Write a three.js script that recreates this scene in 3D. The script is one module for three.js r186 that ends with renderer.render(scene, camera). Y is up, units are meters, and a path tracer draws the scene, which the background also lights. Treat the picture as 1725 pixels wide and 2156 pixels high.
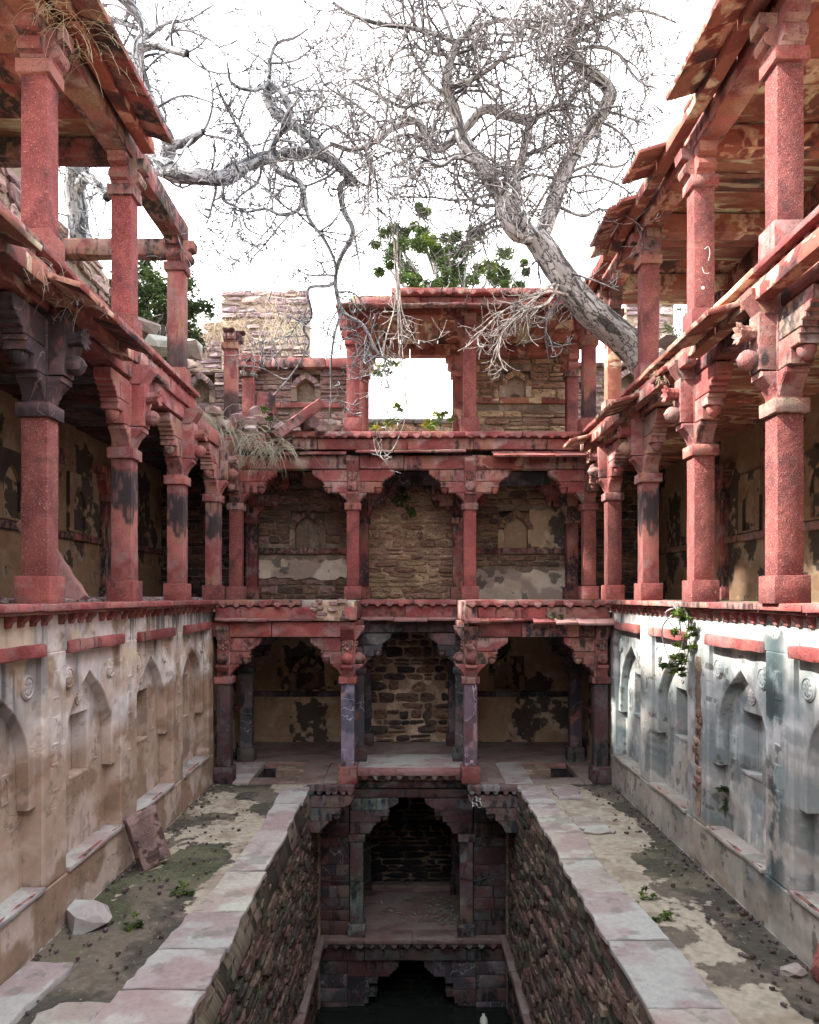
import * as THREE from 'three';
import { mergeGeometries, mergeVertices, toCreasedNormals } from 'three/addons/utils/BufferGeometryUtils.js';
import { ConvexGeometry } from 'three/addons/geometries/ConvexGeometry.js';
import { ImprovedNoise } from 'three/addons/math/ImprovedNoise.js';

// ---------------------------------------------------------------- camera, sky, sun, exposure
const scene = new THREE.Scene();
const EYE = 3.52, F = 1620;                       // eye height (m); focal length in units of a 1725 x 2156 picture
const camera = new THREE.PerspectiveCamera(2 * Math.atan(1078 / F) * 180 / Math.PI, 0.8, 0.1, 900);
camera.position.set(0, EYE, 0);
camera.setViewOffset(1725, 2156, 2.5, -176, 1725, 2156);
const SUN = new THREE.Vector3(-1, .97, .1).normalize();
{ // pale, hazy, almost white sky
  const W = 128, H = 64, d = new Float32Array(W * H * 4);
  for (let j = 0; j < H; j++) for (let i = 0; i < W; i++) {
    const el = ((j + .5) / H - .5) * Math.PI, up = Math.max(0, Math.sin(el));
    const k = el > 0 ? 1.02 - .06 * up : .25, o = (j * W + i) * 4;
    d[o] = k * (1 - .02 * up); d[o + 1] = k * .99; d[o + 2] = k * (1.005 + .05 * up); d[o + 3] = 1;
  }
  const t = new THREE.DataTexture(d, W, H, THREE.RGBAFormat, THREE.FloatType);
  t.mapping = THREE.EquirectangularReflectionMapping; t.magFilter = t.minFilter = THREE.LinearFilter; t.needsUpdate = true;
  scene.background = t; scene.environment = t;
}
const sun = new THREE.DirectionalLight(new THREE.Color(1, .93, .83), 3.6);
sun.position.copy(SUN).multiplyScalar(40).add(new THREE.Vector3(0, 3, -10)); sun.target.position.set(0, 3, -10);
sun.castShadow = true; sun.shadow.radius = 5; sun.shadow.mapSize.set(4096, 4096);
Object.assign(sun.shadow.camera, { left: -16, right: 16, top: 16, bottom: -16, near: 1, far: 90 });
scene.add(sun, sun.target);
const renderer = new THREE.WebGLRenderer({ antialias: true });
renderer.toneMapping = THREE.LinearToneMapping; renderer.toneMappingExposure = 5.0;
renderer.shadowMap.enabled = true;

// ---------------------------------------------------------------- helpers
let seedState = 12345;
const rnd = () => { seedState |= 0; seedState = seedState + 0x6D2B79F5 | 0; let t = Math.imul(seedState ^ seedState >>> 15, 1 | seedState); t = t + Math.imul(t ^ t >>> 7, 61 | t) ^ t; return ((t ^ t >>> 14) >>> 0) / 4294967296; };
const R = (a, b) => a + (b - a) * rnd();
const pick = a => a[Math.floor(rnd() * a.length)];
const clamp = (x, a = 0, b = 1) => Math.min(b, Math.max(a, x));
const sm = (a, b, x) => { const t = clamp((x - a) / (b - a)); return t * t * (3 - 2 * t); };
const V3 = (x, y, z) => new THREE.Vector3(x, y, z);
const P = (px, py, d) => V3((px - 860) * d / F, EYE - (py - 1254) * d / F, -d);   // a place in the picture at a distance -> a point
const used = {};
const numbered = n => { const k = used[n] = (used[n] ?? -1) + 1; return k ? `${n}_${String(k).padStart(3, '0')}` : n; };
const tag = (o, label, category, group, kind) => { if (label) o.userData.label = label; if (category) o.userData.category = category; if (group) o.userData.group = group; if (kind || category) o.userData.kind = kind || 'thing'; return o; };
function thing(name, label, category, [x, y, z] = [0, 0, 0], group, turn = 0) {
  const o = new THREE.Group(); o.name = numbered(name); o.position.set(x, y, z); o.rotation.y = turn; scene.add(o); return tag(o, label, category, group, 'thing');
}
const flat = g => { g = g.index ? g.toNonIndexed() : g; for (const k of Object.keys(g.attributes)) if (!['position', 'normal', 'uv', 'color'].includes(k)) g.deleteAttribute(k); return g; };
const join = gs => { gs = [gs].flat().map(flat); return gs.length > 1 ? mergeGeometries(gs) : gs[0]; };
function obj(name, gs, m, parent = scene) {
  if (m.userData.vars) m = pick(m.userData.vars);
  const o = new THREE.Mesh(join(gs), m); o.name = parent === scene ? numbered(name) : name; o.castShadow = o.receiveShadow = true; parent.add(o); return o;
}
// box-projected uv in metres, with an offset so that neighbours differ
function boxUV(g, ou = rnd() * 20, ov = rnd() * 20, swap = false) {
  g = flat(g); const p = g.attributes.position, uv = new Float32Array(p.count * 2), a = V3(), b = V3(), c = V3();
  for (let i = 0; i < p.count; i += 3) {
    a.fromBufferAttribute(p, i); b.fromBufferAttribute(p, i + 1).sub(a); c.fromBufferAttribute(p, i + 2).sub(a); const n = b.cross(c);
    const ax = Math.abs(n.x), ay = Math.abs(n.y), az = Math.abs(n.z);
    for (let k = i; k < i + 3; k++) {
      const x = p.getX(k), y = p.getY(k), z = p.getZ(k); let u, v;
      if (ay > ax && ay > az) { u = x; v = z; } else if (ax > az) { u = z; v = y; } else { u = x; v = y; }
      if (swap) [u, v] = [v, u];
      uv[2 * k] = u + ou; uv[2 * k + 1] = v + ov;
    }
  }
  g.setAttribute('uv', new THREE.BufferAttribute(uv, 2)); return g;
}
const IN = new ImprovedNoise();
const wob = (g, amp, freq = 3, seed = rnd() * 50) => {
  const p = g.attributes.position;
  for (let i = 0; i < p.count; i++) {
    const x = p.getX(i) * freq, y = p.getY(i) * freq, z = p.getZ(i) * freq;
    p.setXYZ(i, p.getX(i) + amp * IN.noise(x + seed, y, z), p.getY(i) + amp * IN.noise(x, y + seed, z + 7), p.getZ(i) + amp * IN.noise(x + 3, y, z + seed));
  } return g;
};
// a worked stone block: subdivided box with rounded, slightly worn edges; centred in x and z, base at y = 0
function block(w, h, d, { r = .009, n = .004, seg = .22, fq = 4, crease = .7, uv = true, swap = false } = {}) {
  const ax = L => { r = Math.min(r, L * .3); const k = Math.max(1, Math.round(L / seg)), a = [-L / 2]; for (let i = 0; i <= k; i++) a.push(-L / 2 + r + (L - 2 * r) * i / k); a.push(L / 2); return a; };
  r = Math.min(r, w * .3, h * .3, d * .3);
  const X = ax(w), Y = ax(h), Z = ax(d), pos = [];
  const q = (a, b, c, e) => pos.push(...a, ...b, ...c, ...a, ...c, ...e);
  const face = (A, B, f) => { for (let i = 0; i < A.length - 1; i++) for (let j = 0; j < B.length - 1; j++) q(f(A[i], B[j]), f(A[i + 1], B[j]), f(A[i + 1], B[j + 1]), f(A[i], B[j + 1])); };
  face(X, Y, (a, b) => [a, b, d / 2]); face(X, Y, (a, b) => [-a, b, -d / 2]);
  face(Z, Y, (a, b) => [w / 2, b, -a]); face(Z, Y, (a, b) => [-w / 2, b, a]);
  face(X, Z, (a, b) => [a, h / 2, -b]); face(X, Z, (a, b) => [a, -h / 2, b]);
  for (let i = 0; i < pos.length; i += 3) {
    const p = [pos[i], pos[i + 1], pos[i + 2]], H = [w / 2 - r, h / 2 - r, d / 2 - r];
    const c = p.map((v, k) => clamp(v, -H[k], H[k])), e = p.map((v, k) => v - c[k]), l = Math.hypot(...e) || 1;
    for (let k = 0; k < 3; k++) pos[i + k] = c[k] + e[k] / l * Math.min(r, l);
  }
  let g = new THREE.BufferGeometry(); g.setAttribute('position', new THREE.Float32BufferAttribute(pos, 3));
  if (n) wob(g, n, fq); g = toCreasedNormals(g, crease);
  g.translate(0, h / 2, 0); return uv ? boxUV(g, undefined, undefined, swap) : g;
}
// rough chamfered stone: 44 triangles, jittered corners
function roughStone(w, h, d, { c = .2, j = .12 } = {}) {
  const pts = {}, jit = () => 1 + R(-j, j), cor = [];
  for (let i = 0; i < 8; i++) cor.push([w / 2 * jit() * (i & 1 ? 1 : -1), h / 2 * jit() * (i & 2 ? 1 : -1), d / 2 * jit() * (i & 4 ? 1 : -1)]);
  const m = Math.min(w, h, d) * c;
  for (let i = 0; i < 8; i++) for (let k = 0; k < 3; k++) { const p = cor[i].slice(); for (let q = 0; q < 3; q++) if (q !== k) p[q] -= Math.sign(p[q]) * m * R(.6, 1.4); pts[i * 3 + k] = p; }
  const pos = [], id = (i, k) => pts[i * 3 + k];
  const tri = (a, b, e) => { const n = V3(...b).sub(V3(...a)).cross(V3(...e).sub(V3(...a))), ce = V3(a[0] + b[0] + e[0], a[1] + b[1] + e[1], a[2] + b[2] + e[2]); n.dot(ce) < 0 ? pos.push(...a, ...e, ...b) : pos.push(...a, ...b, ...e); };
  const quad = (a, b, e, f) => { tri(a, b, e); tri(a, e, f); };
  for (let k = 0; k < 3; k++) for (const s of [0, 1 << k]) { const [p, q] = [0, 1, 2].filter(x => x !== k).map(x => 1 << x); quad(id(s, k), id(s | p, k), id(s | p | q, k), id(s | q, k)); }
  for (let k = 0; k < 3; k++) { const [p, q] = [0, 1, 2].filter(x => x !== k); for (let a = 0; a < 4; a++) { const b = (a & 1 ? 1 << p : 0) | (a & 2 ? 1 << q : 0), e = b | 1 << k; quad(id(b, p), id(e, p), id(e, q), id(b, q)); } }
  for (let i = 0; i < 8; i++) tri(id(i, 0), id(i, 1), id(i, 2));
  let g = new THREE.BufferGeometry(); g.setAttribute('position', new THREE.Float32BufferAttribute(pos, 3)); g = toCreasedNormals(g, .5); return boxUV(g);
}
const mirrorX = g => { g = flat(g); g.scale(-1, 1, 1); for (const k of Object.keys(g.attributes)) { const a = g.attributes[k], s = a.itemSize; for (let i = 0; i < a.count; i += 3) for (let c = 0; c < s; c++) { const t = a.array[(i + 1) * s + c]; a.array[(i + 1) * s + c] = a.array[(i + 2) * s + c]; a.array[(i + 2) * s + c] = t; } } 
  const nn = g.attributes.normal; if (nn) { g.computeVertexNormals(); g = toCreasedNormals(g, .6); } return g; };
// an outline in (x, y), thick along z and centred there
function plate(pts, t, { bevel = .008, holes = [], z0 = -t / 2, curve = 8 } = {}) {
  const s = new THREE.Shape(pts.map(p => new THREE.Vector2(...p))); for (const h of holes) s.holes.push(new THREE.Path(h.map(p => new THREE.Vector2(...p))));
  const g = new THREE.ExtrudeGeometry(s, { depth: t - 2 * bevel, bevelEnabled: bevel > 0, bevelThickness: bevel, bevelSize: bevel, bevelOffset: -bevel, bevelSegments: 1, curveSegments: curve });
  g.translate(0, 0, z0 + bevel); return boxUV(g);
}
const rect = (x0, x1, y0, y1) => [[x0, y0], [x1, y0], [x1, y1], [x0, y1]];
const lathe = (pts, n = 20) => boxUV(new THREE.LatheGeometry(pts.map(p => new THREE.Vector2(...p)), n));
function archPts(hw, ys, ya, n = 14, c = 0) { // right foot, up over the point, left foot
  const a = []; for (let i = 0; i <= n; i++) { const t = i / n, x = hw * Math.pow(Math.cos(t * Math.PI / 2), .8) * (1 - .3 * sm(.7, 1, t) * (1 - sm(.95, 1, t))); a.push([x, ys + (ya - ys) * t]); }
  a[n][0] = 0; return [...a.map(([x, y]) => [c + x, y]), ...a.slice(0, n).reverse().map(([x, y]) => [c - x, y])];
}
// a bent, tapering round branch through points; radii r0 -> r1
function tubeGeo(pts, r0, r1, { sides = 8, per = 6, lump = 0, cap = true } = {}) {
  const c = new THREE.CatmullRomCurve3(pts, false, 'centripetal'), n = Math.max(2, (pts.length - 1) * per), pos = [], uv = [], nor = [], idx = [], seed = rnd() * 90;
  let N = V3(0, 0, 1), prev = null, len = 0; const q = V3();
  for (let i = 0; i <= n; i++) {
    const t = i / n, p = c.getPoint(t), T = c.getTangent(t); if (prev) len += p.distanceTo(prev); prev = p;
    N.addScaledVector(T, -N.dot(T)); if (N.lengthSq() < 1e-6) N.set(1, 0, .3).addScaledVector(T, -T.x); N.normalize(); const B = T.clone().cross(N);
    for (let k = 0; k <= sides; k++) {
      const a = k / sides * Math.PI * 2, rr = (r0 + (r1 - r0) * t) * (1 + lump * (IN.noise(Math.cos(a) * 1.3 + seed, Math.sin(a) * 1.3, len * 2.6) + .5 * IN.noise(Math.cos(a) * 2.5, seed + Math.sin(a) * 2.5, len * 7)));
      q.copy(N).multiplyScalar(Math.cos(a)).addScaledVector(B, Math.sin(a)); nor.push(q.x, q.y, q.z);
      pos.push(p.x + q.x * rr, p.y + q.y * rr, p.z + q.z * rr); uv.push(k / sides * Math.max(.1, Math.round(r0 * 6.3 * 4) / 4), len);
    }
  }
  for (let i = 0; i < n; i++) for (let k = 0; k < sides; k++) { const a = i * (sides + 1) + k, b = a + sides + 1; idx.push(a, a + 1, b, b, a + 1, b + 1); }
  if (cap) for (const e of [0, n]) { const o = e * (sides + 1); for (let k = 1; k < sides - 1; k++) e ? idx.push(o, o + k, o + k + 1) : idx.push(o, o + k + 1, o + k); }
  const g = new THREE.BufferGeometry(); g.setAttribute('position', new THREE.Float32BufferAttribute(pos, 3)); g.setAttribute('normal', new THREE.Float32BufferAttribute(nor, 3)); g.setAttribute('uv', new THREE.Float32BufferAttribute(uv, 2)); g.setIndex(idx); return flat(g);
}

// ---------------------------------------------------------------- procedural textures
const lat = new Float32Array(65536); for (let i = 0; i < 65536; i++) lat[i] = rnd();
function n2(x, y, px, py) {
  const xi = Math.floor(x), yi = Math.floor(y); let fx = x - xi, fy = y - yi; fx = fx * fx * (3 - 2 * fx); fy = fy * fy * (3 - 2 * fy);
  const x0 = (xi % px) & 255, x1 = ((xi + 1) % px) & 255, y0 = ((yi % py) & 255) << 8, y1 = (((yi + 1) % py) & 255) << 8;
  const a = lat[y0 | x0], b = lat[y0 | x1], c = lat[y1 | x0], d = lat[y1 | x1]; return a + (b - a) * fx + (c - a + (a - b - c + d) * fx) * fy;
}
function fb(u, v, fx, fy, oct, s = 0) { // periodic fractal noise, about 0..1
  let a = .5, sum = 0, tot = 0; for (let o = 0; o < oct; o++) { sum += a * n2(u * fx + s * 17 * fx, v * fy + s * 31 * fy + o * fy, fx, fy); tot += a; a *= .5; fx *= 2; fy *= 2; } return sum / tot;
}
const LUT = new Uint8Array(4097); for (let i = 0; i <= 4096; i++) { const c = i / 4096; LUT[i] = Math.round(255 * (c <= .0031308 ? c * 12.92 : 1.055 * Math.pow(c, 1 / 2.4) - .055)); }
// f(u, v, o) writes linear colour o[0..2] and height o[3] (0..1); the tile measures mx x my metres
function texture(w, h, mx, my, f) {
  const c = new Uint8Array(w * h * 4), b = new Uint8Array(w * h * 4), o = [0, 0, 0, 0];
  for (let j = 0; j < h; j++) for (let i = 0; i < w; i++) {
    f((i + .5) / w, (j + .5) / h, o); const k = (j * w + i) * 4;
    for (let q = 0; q < 3; q++) c[k + q] = LUT[Math.round(clamp(o[q]) * 4096)]; c[k + 3] = 255;
    b[k] = b[k + 1] = b[k + 2] = Math.round(255 * clamp(o[3])); b[k + 3] = 255;
  }
  const mk = (d, srgb) => { const t = new THREE.DataTexture(d, w, h); t.magFilter = THREE.LinearFilter; t.minFilter = THREE.LinearMipmapLinearFilter; t.generateMipmaps = true; t.wrapS = t.wrapT = THREE.RepeatWrapping; t.repeat.set(1 / mx, 1 / my); if (srgb) t.colorSpace = THREE.SRGBColorSpace; t.needsUpdate = true; return t; };
  return { map: mk(c, true), bumpMap: mk(b, false) };
}
const mx3 = (o, a, t) => { o[0] += (a[0] - o[0]) * t; o[1] += (a[1] - o[1]) * t; o[2] += (a[2] - o[2]) * t; };
const set3 = (o, a, h) => { o[0] = a[0]; o[1] = a[1]; o[2] = a[2]; o[3] = h; };
const mulc = (o, k) => { o[0] *= k; o[1] *= k; o[2] *= k; };
const mat = (t, bump = .01, color = 0xffffff, rough = .92) => new THREE.MeshStandardMaterial({ ...t, bumpScale: bump, color: new THREE.Color(color), roughness: rough });
const lin = (r, g, b) => new THREE.Color().setRGB(r, g, b);
const BLACK = [.02, .02, .024];

function redStone(stain, pale, dark) { // hewn red sandstone: pits, pale bloom, black crust with ragged outline
  return (u, v, o) => {
    const a = fb(u, v, 3, 3, 5, 1), b = fb(u, v, 20, 20, 3, 2), pit = n2(u * 230, v * 230, 230, 230), grit = n2(u * 120 + 3, v * 90, 120, 90);
    set3(o, [.245, .062, .060], .55); mx3(o, [.36, .125, .11], sm(.35, .7, a)); mx3(o, [.15, .034, .038], sm(.5, .75, fb(u, v, 5, 4, 4, 3)) * .8);
    mx3(o, [.56, .39, .35], sm(.50, .70, fb(u, v, 4, 6, 7, 4)) * pale); mx3(o, [.36, .19, .11], sm(.6, .75, fb(u, v, 3, 2, 5, 8)) * .5); mx3(o, [.24, .19, .18], sm(.52, .7, fb(u, v, 7, 10, 7, 14)) * .4);
    mulc(o, .82 + .36 * b); if (pit > .8) { mx3(o, [.6, .42, .38], (pit - .8) * 3 * (.3 + pale)); } if (grit < .2) mulc(o, .72);
    const st = sm(.56 - stain, .70 - stain, fb(u, v, 4, 3, 6, 5) * .5 + .3 * fb(u, v, 26, 3, 4, 6) + .2 * b); mx3(o, BLACK, st * (.5 + .5 * sm(.3, .6, fb(u, v, 40, 30, 3, 12))) * dark);
    o[3] = .5 + .35 * (b - .5) + .35 * (a - .5) - (pit < .16 ? .3 : 0) - (grit < .2 ? .14 : 0) + (pit > .85 ? .14 : 0);
  };
}
const T = {};
T.red = texture(1024, 1024, 1.6, 1.6, redStone(-.03, .3, .8));
T.shaft = texture(1024, 1024, 1.5, 1.5, (u, v, o) => { // hewn shaft: even red, chisel pits and pale grains
  const a = fb(u, v, 3, 2, 5, 31), b = fb(u, v, 24, 24, 3, 32), g1 = n2(u * 200, v * 200, 200, 200), g2 = n2(u * 110 + 5, v * 128, 110, 128), g3 = n2(u * 256, v * 256 + 9, 256, 256);
  set3(o, [.235, .058, .054], .55); mx3(o, [.31, .095, .082], sm(.35, .7, a)); mx3(o, [.17, .038, .04], sm(.5, .72, fb(u, v, 4, 3, 4, 33)) * .7); mulc(o, .8 + .4 * b);
  if (g1 > .74) mx3(o, [.58, .36, .31], (g1 - .74) * 3); if (g2 > .8) mx3(o, [.5, .27, .22], (g2 - .8) * 3); if (g3 < .22) mulc(o, .6); mx3(o, BLACK, .45 * sm(.60, .8, fb(u, v, 6, 5, 6, 34)));
  o[3] = .5 + .4 * (b - .5) + (g1 > .74 ? .25 : 0) - (g3 < .22 ? .3 : 0) - (g2 < .2 ? .25 : 0);
});
T.redWorn = texture(1024, 1024, 1.8, 1.8, redStone(.04, .5, .9));
T.redSoot = texture(1024, 1024, 1.8, 1.8, redStone(.10, .35, .95));
// column shaft seen whole: v runs up the shaft; black crust over the upper half with a ragged lower edge
T.shaftTop = texture(512, 1024, 1.1, 1, (u, v, o) => { redStone(-.09, .16, .8)(u, v, o); const e = v + .35 * (fb(u, v, 6, 4, 5, 3) - .5) + .2 * (n2(u * 5, 0, 5, 1) - .5); mx3(o, BLACK, .92 * sm(.58, .66, e) * (1 - .75 * sm(.93, .99, e)) * (.55 + .45 * sm(.3, .55, fb(u, v, 20, 9, 4, 7)))); });
T.shaftLow = texture(512, 1024, 1.1, 1, (u, v, o) => { redStone(-.05, .16, .8)(u, v, o); const e = v + .4 * (fb(u, v, 6, 3, 5, 4) - .5); mx3(o, BLACK, .95 * (1 - sm(.22, .45, e)) * (.7 + .3 * fb(u, v, 30, 9, 3, 7))); });
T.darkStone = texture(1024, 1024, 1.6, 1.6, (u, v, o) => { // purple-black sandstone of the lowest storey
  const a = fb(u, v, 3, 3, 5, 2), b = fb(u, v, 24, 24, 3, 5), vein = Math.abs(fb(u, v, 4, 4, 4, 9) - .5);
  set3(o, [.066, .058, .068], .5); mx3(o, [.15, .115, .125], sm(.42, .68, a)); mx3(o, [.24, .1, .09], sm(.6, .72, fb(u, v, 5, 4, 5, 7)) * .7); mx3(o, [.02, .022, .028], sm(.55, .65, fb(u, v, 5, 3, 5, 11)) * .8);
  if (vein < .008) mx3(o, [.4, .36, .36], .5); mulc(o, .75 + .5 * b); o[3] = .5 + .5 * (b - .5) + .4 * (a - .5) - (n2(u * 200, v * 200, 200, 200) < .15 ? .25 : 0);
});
T.layer = texture(1024, 1024, 2.2, 2.2, (u, v, o) => { // flaking slabs: buff, rust and black streaks along u
  const w = .06 * fb(u, v, 3, 3, 4, 3), s = fb(u, v + w, 2, 14, 5, 1), b = fb(u, v, 30, 30, 3, 2), fl = sm(.49, .53, fb(u, v + w, 3, 7, 6, 6));
  set3(o, [.30, .12, .085], .4); mx3(o, [.5, .36, .25], fl * sm(.35, .6, s)); mx3(o, [.2, .05, .045], sm(.5, .68, fb(u, v, 2, 9, 5, 4)) * .9); mx3(o, [.6, .5, .4], sm(.6, .72, s) * fl * .7);
  mx3(o, BLACK, .8 * sm(.58, .74, fb(u, v, 3, 8, 6, 9) * .75 + .25 * b)); mulc(o, .75 + .5 * b); o[3] = .35 + .35 * fl + .4 * (s - .5) + .25 * (b - .5);
});
T.eave = texture(1024, 1024, 1.6, 1.6, (u, v, o) => { // orange-red eave slabs with flaked buff hearts
  const w = .1 * fb(u, v, 3, 3, 4, 3), f = fb(u + w, v, 4, 4, 5, 1), b = fb(u, v, 30, 30, 3, 2);
  set3(o, [.27, .085, .062], .5); mx3(o, [.45, .25, .185], sm(.52, .56, f)); mx3(o, [.56, .42, .31], sm(.6, .63, f) * .8); mx3(o, [.18, .045, .04], sm(.56, .64, fb(u, v, 5, 4, 5, 5))); mx3(o, BLACK, .75 * sm(.58, .74, fb(u, v, 3, 4, 6, 9) * .8 + .2 * b)); mulc(o, .78 + .44 * b);
  o[3] = .4 + .25 * sm(.52, .56, f) - .2 * sm(.6, .63, f) + .3 * (b - .5);
});
T.stone = texture(1024, 1024, 1.3, 1.3, (u, v, o) => { // neutral rubble stone, tinted by its material
  const a = fb(u, v, 5, 5, 5, 1), b = fb(u, v, 36, 36, 3, 2), s = fb(u, v, 3, 30, 4, 3); const k = .5 + .5 * sm(.25, .75, a) + .25 * (b - .5) + .2 * (s - .5);
  set3(o, [k, k * .99, k * .97], .5 + .5 * (a - .5) + .35 * (b - .5) + .3 * (s - .5)); mx3(o, [.95, .85, .75], sm(.6, .72, fb(u, v, 8, 6, 5, 6)) * .5); mx3(o, [.08, .08, .085], sm(.6, .68, fb(u, v, 6, 6, 5, 4)) * .75);
});
T.mortar = texture(512, 512, 1.2, 1.2, (u, v, o) => { const a = fb(u, v, 4, 4, 6, 1), b = fb(u, v, 40, 40, 3, 2); set3(o, [.2, .15, .11], .5 + .6 * (a - .5) + .4 * (b - .5)); mx3(o, [.34, .26, .2], sm(.5, .7, a)); mulc(o, .6 + .7 * b); });
T.limeIn = texture(1024, 1024, 3.2, 3.2, (u, v, o) => { // ochre lime plaster with black, flaked patches
  const a = fb(u, v, 3, 3, 6, 1), b = fb(u, v, 40, 40, 3, 2), k = fb(u, v, 4, 3, 6, 5);
  set3(o, [.36, .25, .16], .6); mx3(o, [.46, .36, .25], sm(.45, .65, a)); mx3(o, [.27, .16, .09], sm(.5, .66, fb(u, v, 5, 6, 5, 8)) * .7); const bl = sm(.57, .62, k * .8 + .2 * fb(u, v, 30, 30, 3, 15)); mx3(o, BLACK, bl * .85); mx3(o, [.5, .44, .36], sm(.6, .7, fb(u, v, 8, 8, 5, 11)) * .5 * (1 - bl));
  mulc(o, .84 + .32 * b); o[3] = .62 - .25 * bl + .3 * (b - .5) + .2 * (a - .5);
});
T.limePatch = texture(1024, 1024, 3, 3, (u, v, o) => { // pale lime plaster, grey and cream
  const a = fb(u, v, 4, 4, 6, 1), b = fb(u, v, 40, 40, 3, 2); set3(o, [.45, .36, .28], .5); mx3(o, [.60, .50, .41], sm(.4, .62, a)); mx3(o, [.30, .22, .19], sm(.52, .6, fb(u, v, 5, 5, 6, 4)) * .8); mx3(o, [.09, .08, .075], sm(.64, .68, fb(u, v, 7, 7, 5, 7)) * .8); mulc(o, .85 + .3 * b); o[3] = .5 + .4 * (a - .5) + .3 * (b - .5);
});
// the two long courtyard walls: one picture each, u along the wall (18 m), v up (3.6 m)
T.wallL = texture(2048, 1024, 18, 3.6, (u, v, o) => {
  const a = fb(u, v, 18, 5, 6, 1), b = fb(u, v, 160, 34, 3, 2), g = fb(u, v, 30, 8, 5, 3), st = fb(u, v, 120, 5, 4, 4), lg = fb(u, v, 10, 3, 4, 6), e = v + .28 * (fb(u, v, 40, 9, 5, 9) - .5);
  set3(o, [.42, .31, .24], .5); mx3(o, [.52, .42, .36], sm(.42, .62, a)); mx3(o, [.27, .175, .115], sm(.5, .66, g) * .85); mx3(o, [.72, .66, .65], sm(.5, .66, e) * sm(.36, .6, fb(u, v, 44, 9, 5, 5)) * .9);
  const s2 = fb(u, v, 256, 4, 4, 17), s3 = fb(u, v, 12, 3, 5, 7); mx3(o, [.27, .30, .325], sm(.50, .62, st * .55 + lg * .45) * sm(.5, .75, e) * .6); mx3(o, [.085, .085, .09], sm(.485, .60, s2 * .4 + .6 * s3) * sm(.55, .76, e) * .9); mx3(o, [.16, .13, .11], sm(.60, .66, s2 * .4 + .6 * fb(u, v, 50, 12, 5, 41)) * .3); mx3(o, [.10, .08, .06], sm(.68, .76, fb(u, v, 130, 28, 5, 12)) * .4);
  mx3(o, [.64, .52, .36], sm(.6, .68, fb(u, v, 34, 7, 5, 14)) * sm(.68, .8, e) * .7); mulc(o, .84 + .32 * b); o[3] = .5 + .5 * (a - .5) + .35 * (b - .5) + .3 * (g - .5) - .2 * sm(.67, .71, fb(u, v, 70, 16, 5, 12));
});
T.wallR = texture(2048, 1024, 18, 3.6, (u, v, o) => {
  const a = fb(u, v, 18, 5, 6, 21), b = fb(u, v, 160, 34, 3, 22), g = fb(u, v, 40, 8, 5, 23), st = fb(u, v, 110, 4, 5, 24), lg = fb(u, v, 9, 2, 4, 26), e = v + .25 * (fb(u, v, 40, 9, 5, 29) - .5);
  set3(o, [.44, .43, .41], .5); mx3(o, [.585, .60, .60], sm(.4, .62, a)); mx3(o, [.34, .28, .235], sm(.52, .66, g) * .7 * (1 - sm(.35, .6, e))); mx3(o, [.2, .205, .2], sm(.57, .65, fb(u, v, 256, 12, 4, 37) * .4 + .6 * fb(u, v, 44, 10, 5, 42)) * .5); mx3(o, [.70, .69, .66], sm(.7, .8, e) * .7);
  const wv = u + .016 * (fb(u, v, 24, 10, 5, 44) - .5), near = Math.max(.75 * (1 - sm(.33, .42, wv)), Math.exp(-Math.pow((wv - .448) / .022, 2)), .5 * Math.exp(-Math.pow((wv - .577) / .012, 2)), .45 * Math.exp(-Math.pow((wv - .685) / .012, 2)), .5);
  mx3(o, [.20, .27, .285], sm(.44, .62, st * .3 + fb(u, v, 30, 9, 6, 27) * .7) * clamp(.1 + .9 * near)); mx3(o, [.05, .075, .08], sm(.50, .62, st * .3 + .7 * fb(u, v, 40, 12, 6, 28)) * clamp(1.1 * near - .1)); mx3(o, [.33, .27, .21], (1 - sm(.12, .2, e)) * .6); mx3(o, [.09, .08, .07], sm(.67, .75, fb(u, v, 120, 26, 5, 32)) * .7);
  mulc(o, .84 + .32 * b); o[3] = .5 + .5 * (a - .5) + .35 * (b - .5) + .3 * (g - .5);
});
T.slab = texture(1024, 1024, 2.4, 2.4, (u, v, o) => { const a = fb(u, v, 3, 3, 6, 1), b = fb(u, v, 50, 50, 3, 2), sp = n2(u * 150, v * 150, 150, 150); set3(o, [.40, .315, .30], .5); mx3(o, [.44, .395, .37], sm(.4, .6, a)); mx3(o, [.33, .21, .205], sm(.52, .66, fb(u, v, 4, 5, 5, 5)) * .7); mx3(o, [.2, .175, .15], sm(.62, .7, fb(u, v, 9, 9, 5, 8)) * .6); mulc(o, .85 + .3 * b); if (sp > .93) mulc(o, .65); o[3] = .5 + .4 * (a - .5) + .3 * (b - .5) - (sp > .93 ? .2 : 0); });
function soil(green, pale, s, lay) { return (u, v, o) => { // lay(u in metres across): how much bare mortar floor is left between soil and moss
  const a = fb(u, v, 8, 24, 6, 1 + s), b = fb(u, v, 64, 192, 3, 2), m = fb(u, v, 6, 18, 6, 4 + s), p = fb(u, v, 7, 15, 7, 7 + s), gr = n2(u * 128, v * 256, 128, 256);
  set3(o, [.055, .05, .04], .35); mx3(o, [.125, .105, .082], sm(.42, .64, a)); mx3(o, [.06, .085, .024], sm(.52, .66, m * .7 + .3 * b) * green); const q = sm(.0, .04, p + .1 * (b - .5) + lay(u * 4) + pale - .56); mx3(o, [.36, .325, .255], q * .95); mx3(o, [.24, .2, .15], q * sm(.5, .65, fb(u, v, 12, 36, 4, 9)) * .8);
  mulc(o, .65 + .7 * b); if (gr > .93 && q < .5) mx3(o, [.3, .27, .24], .7); o[3] = .35 + .25 * q + .5 * (b - .5) + .3 * (a - .5); }; }
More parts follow.
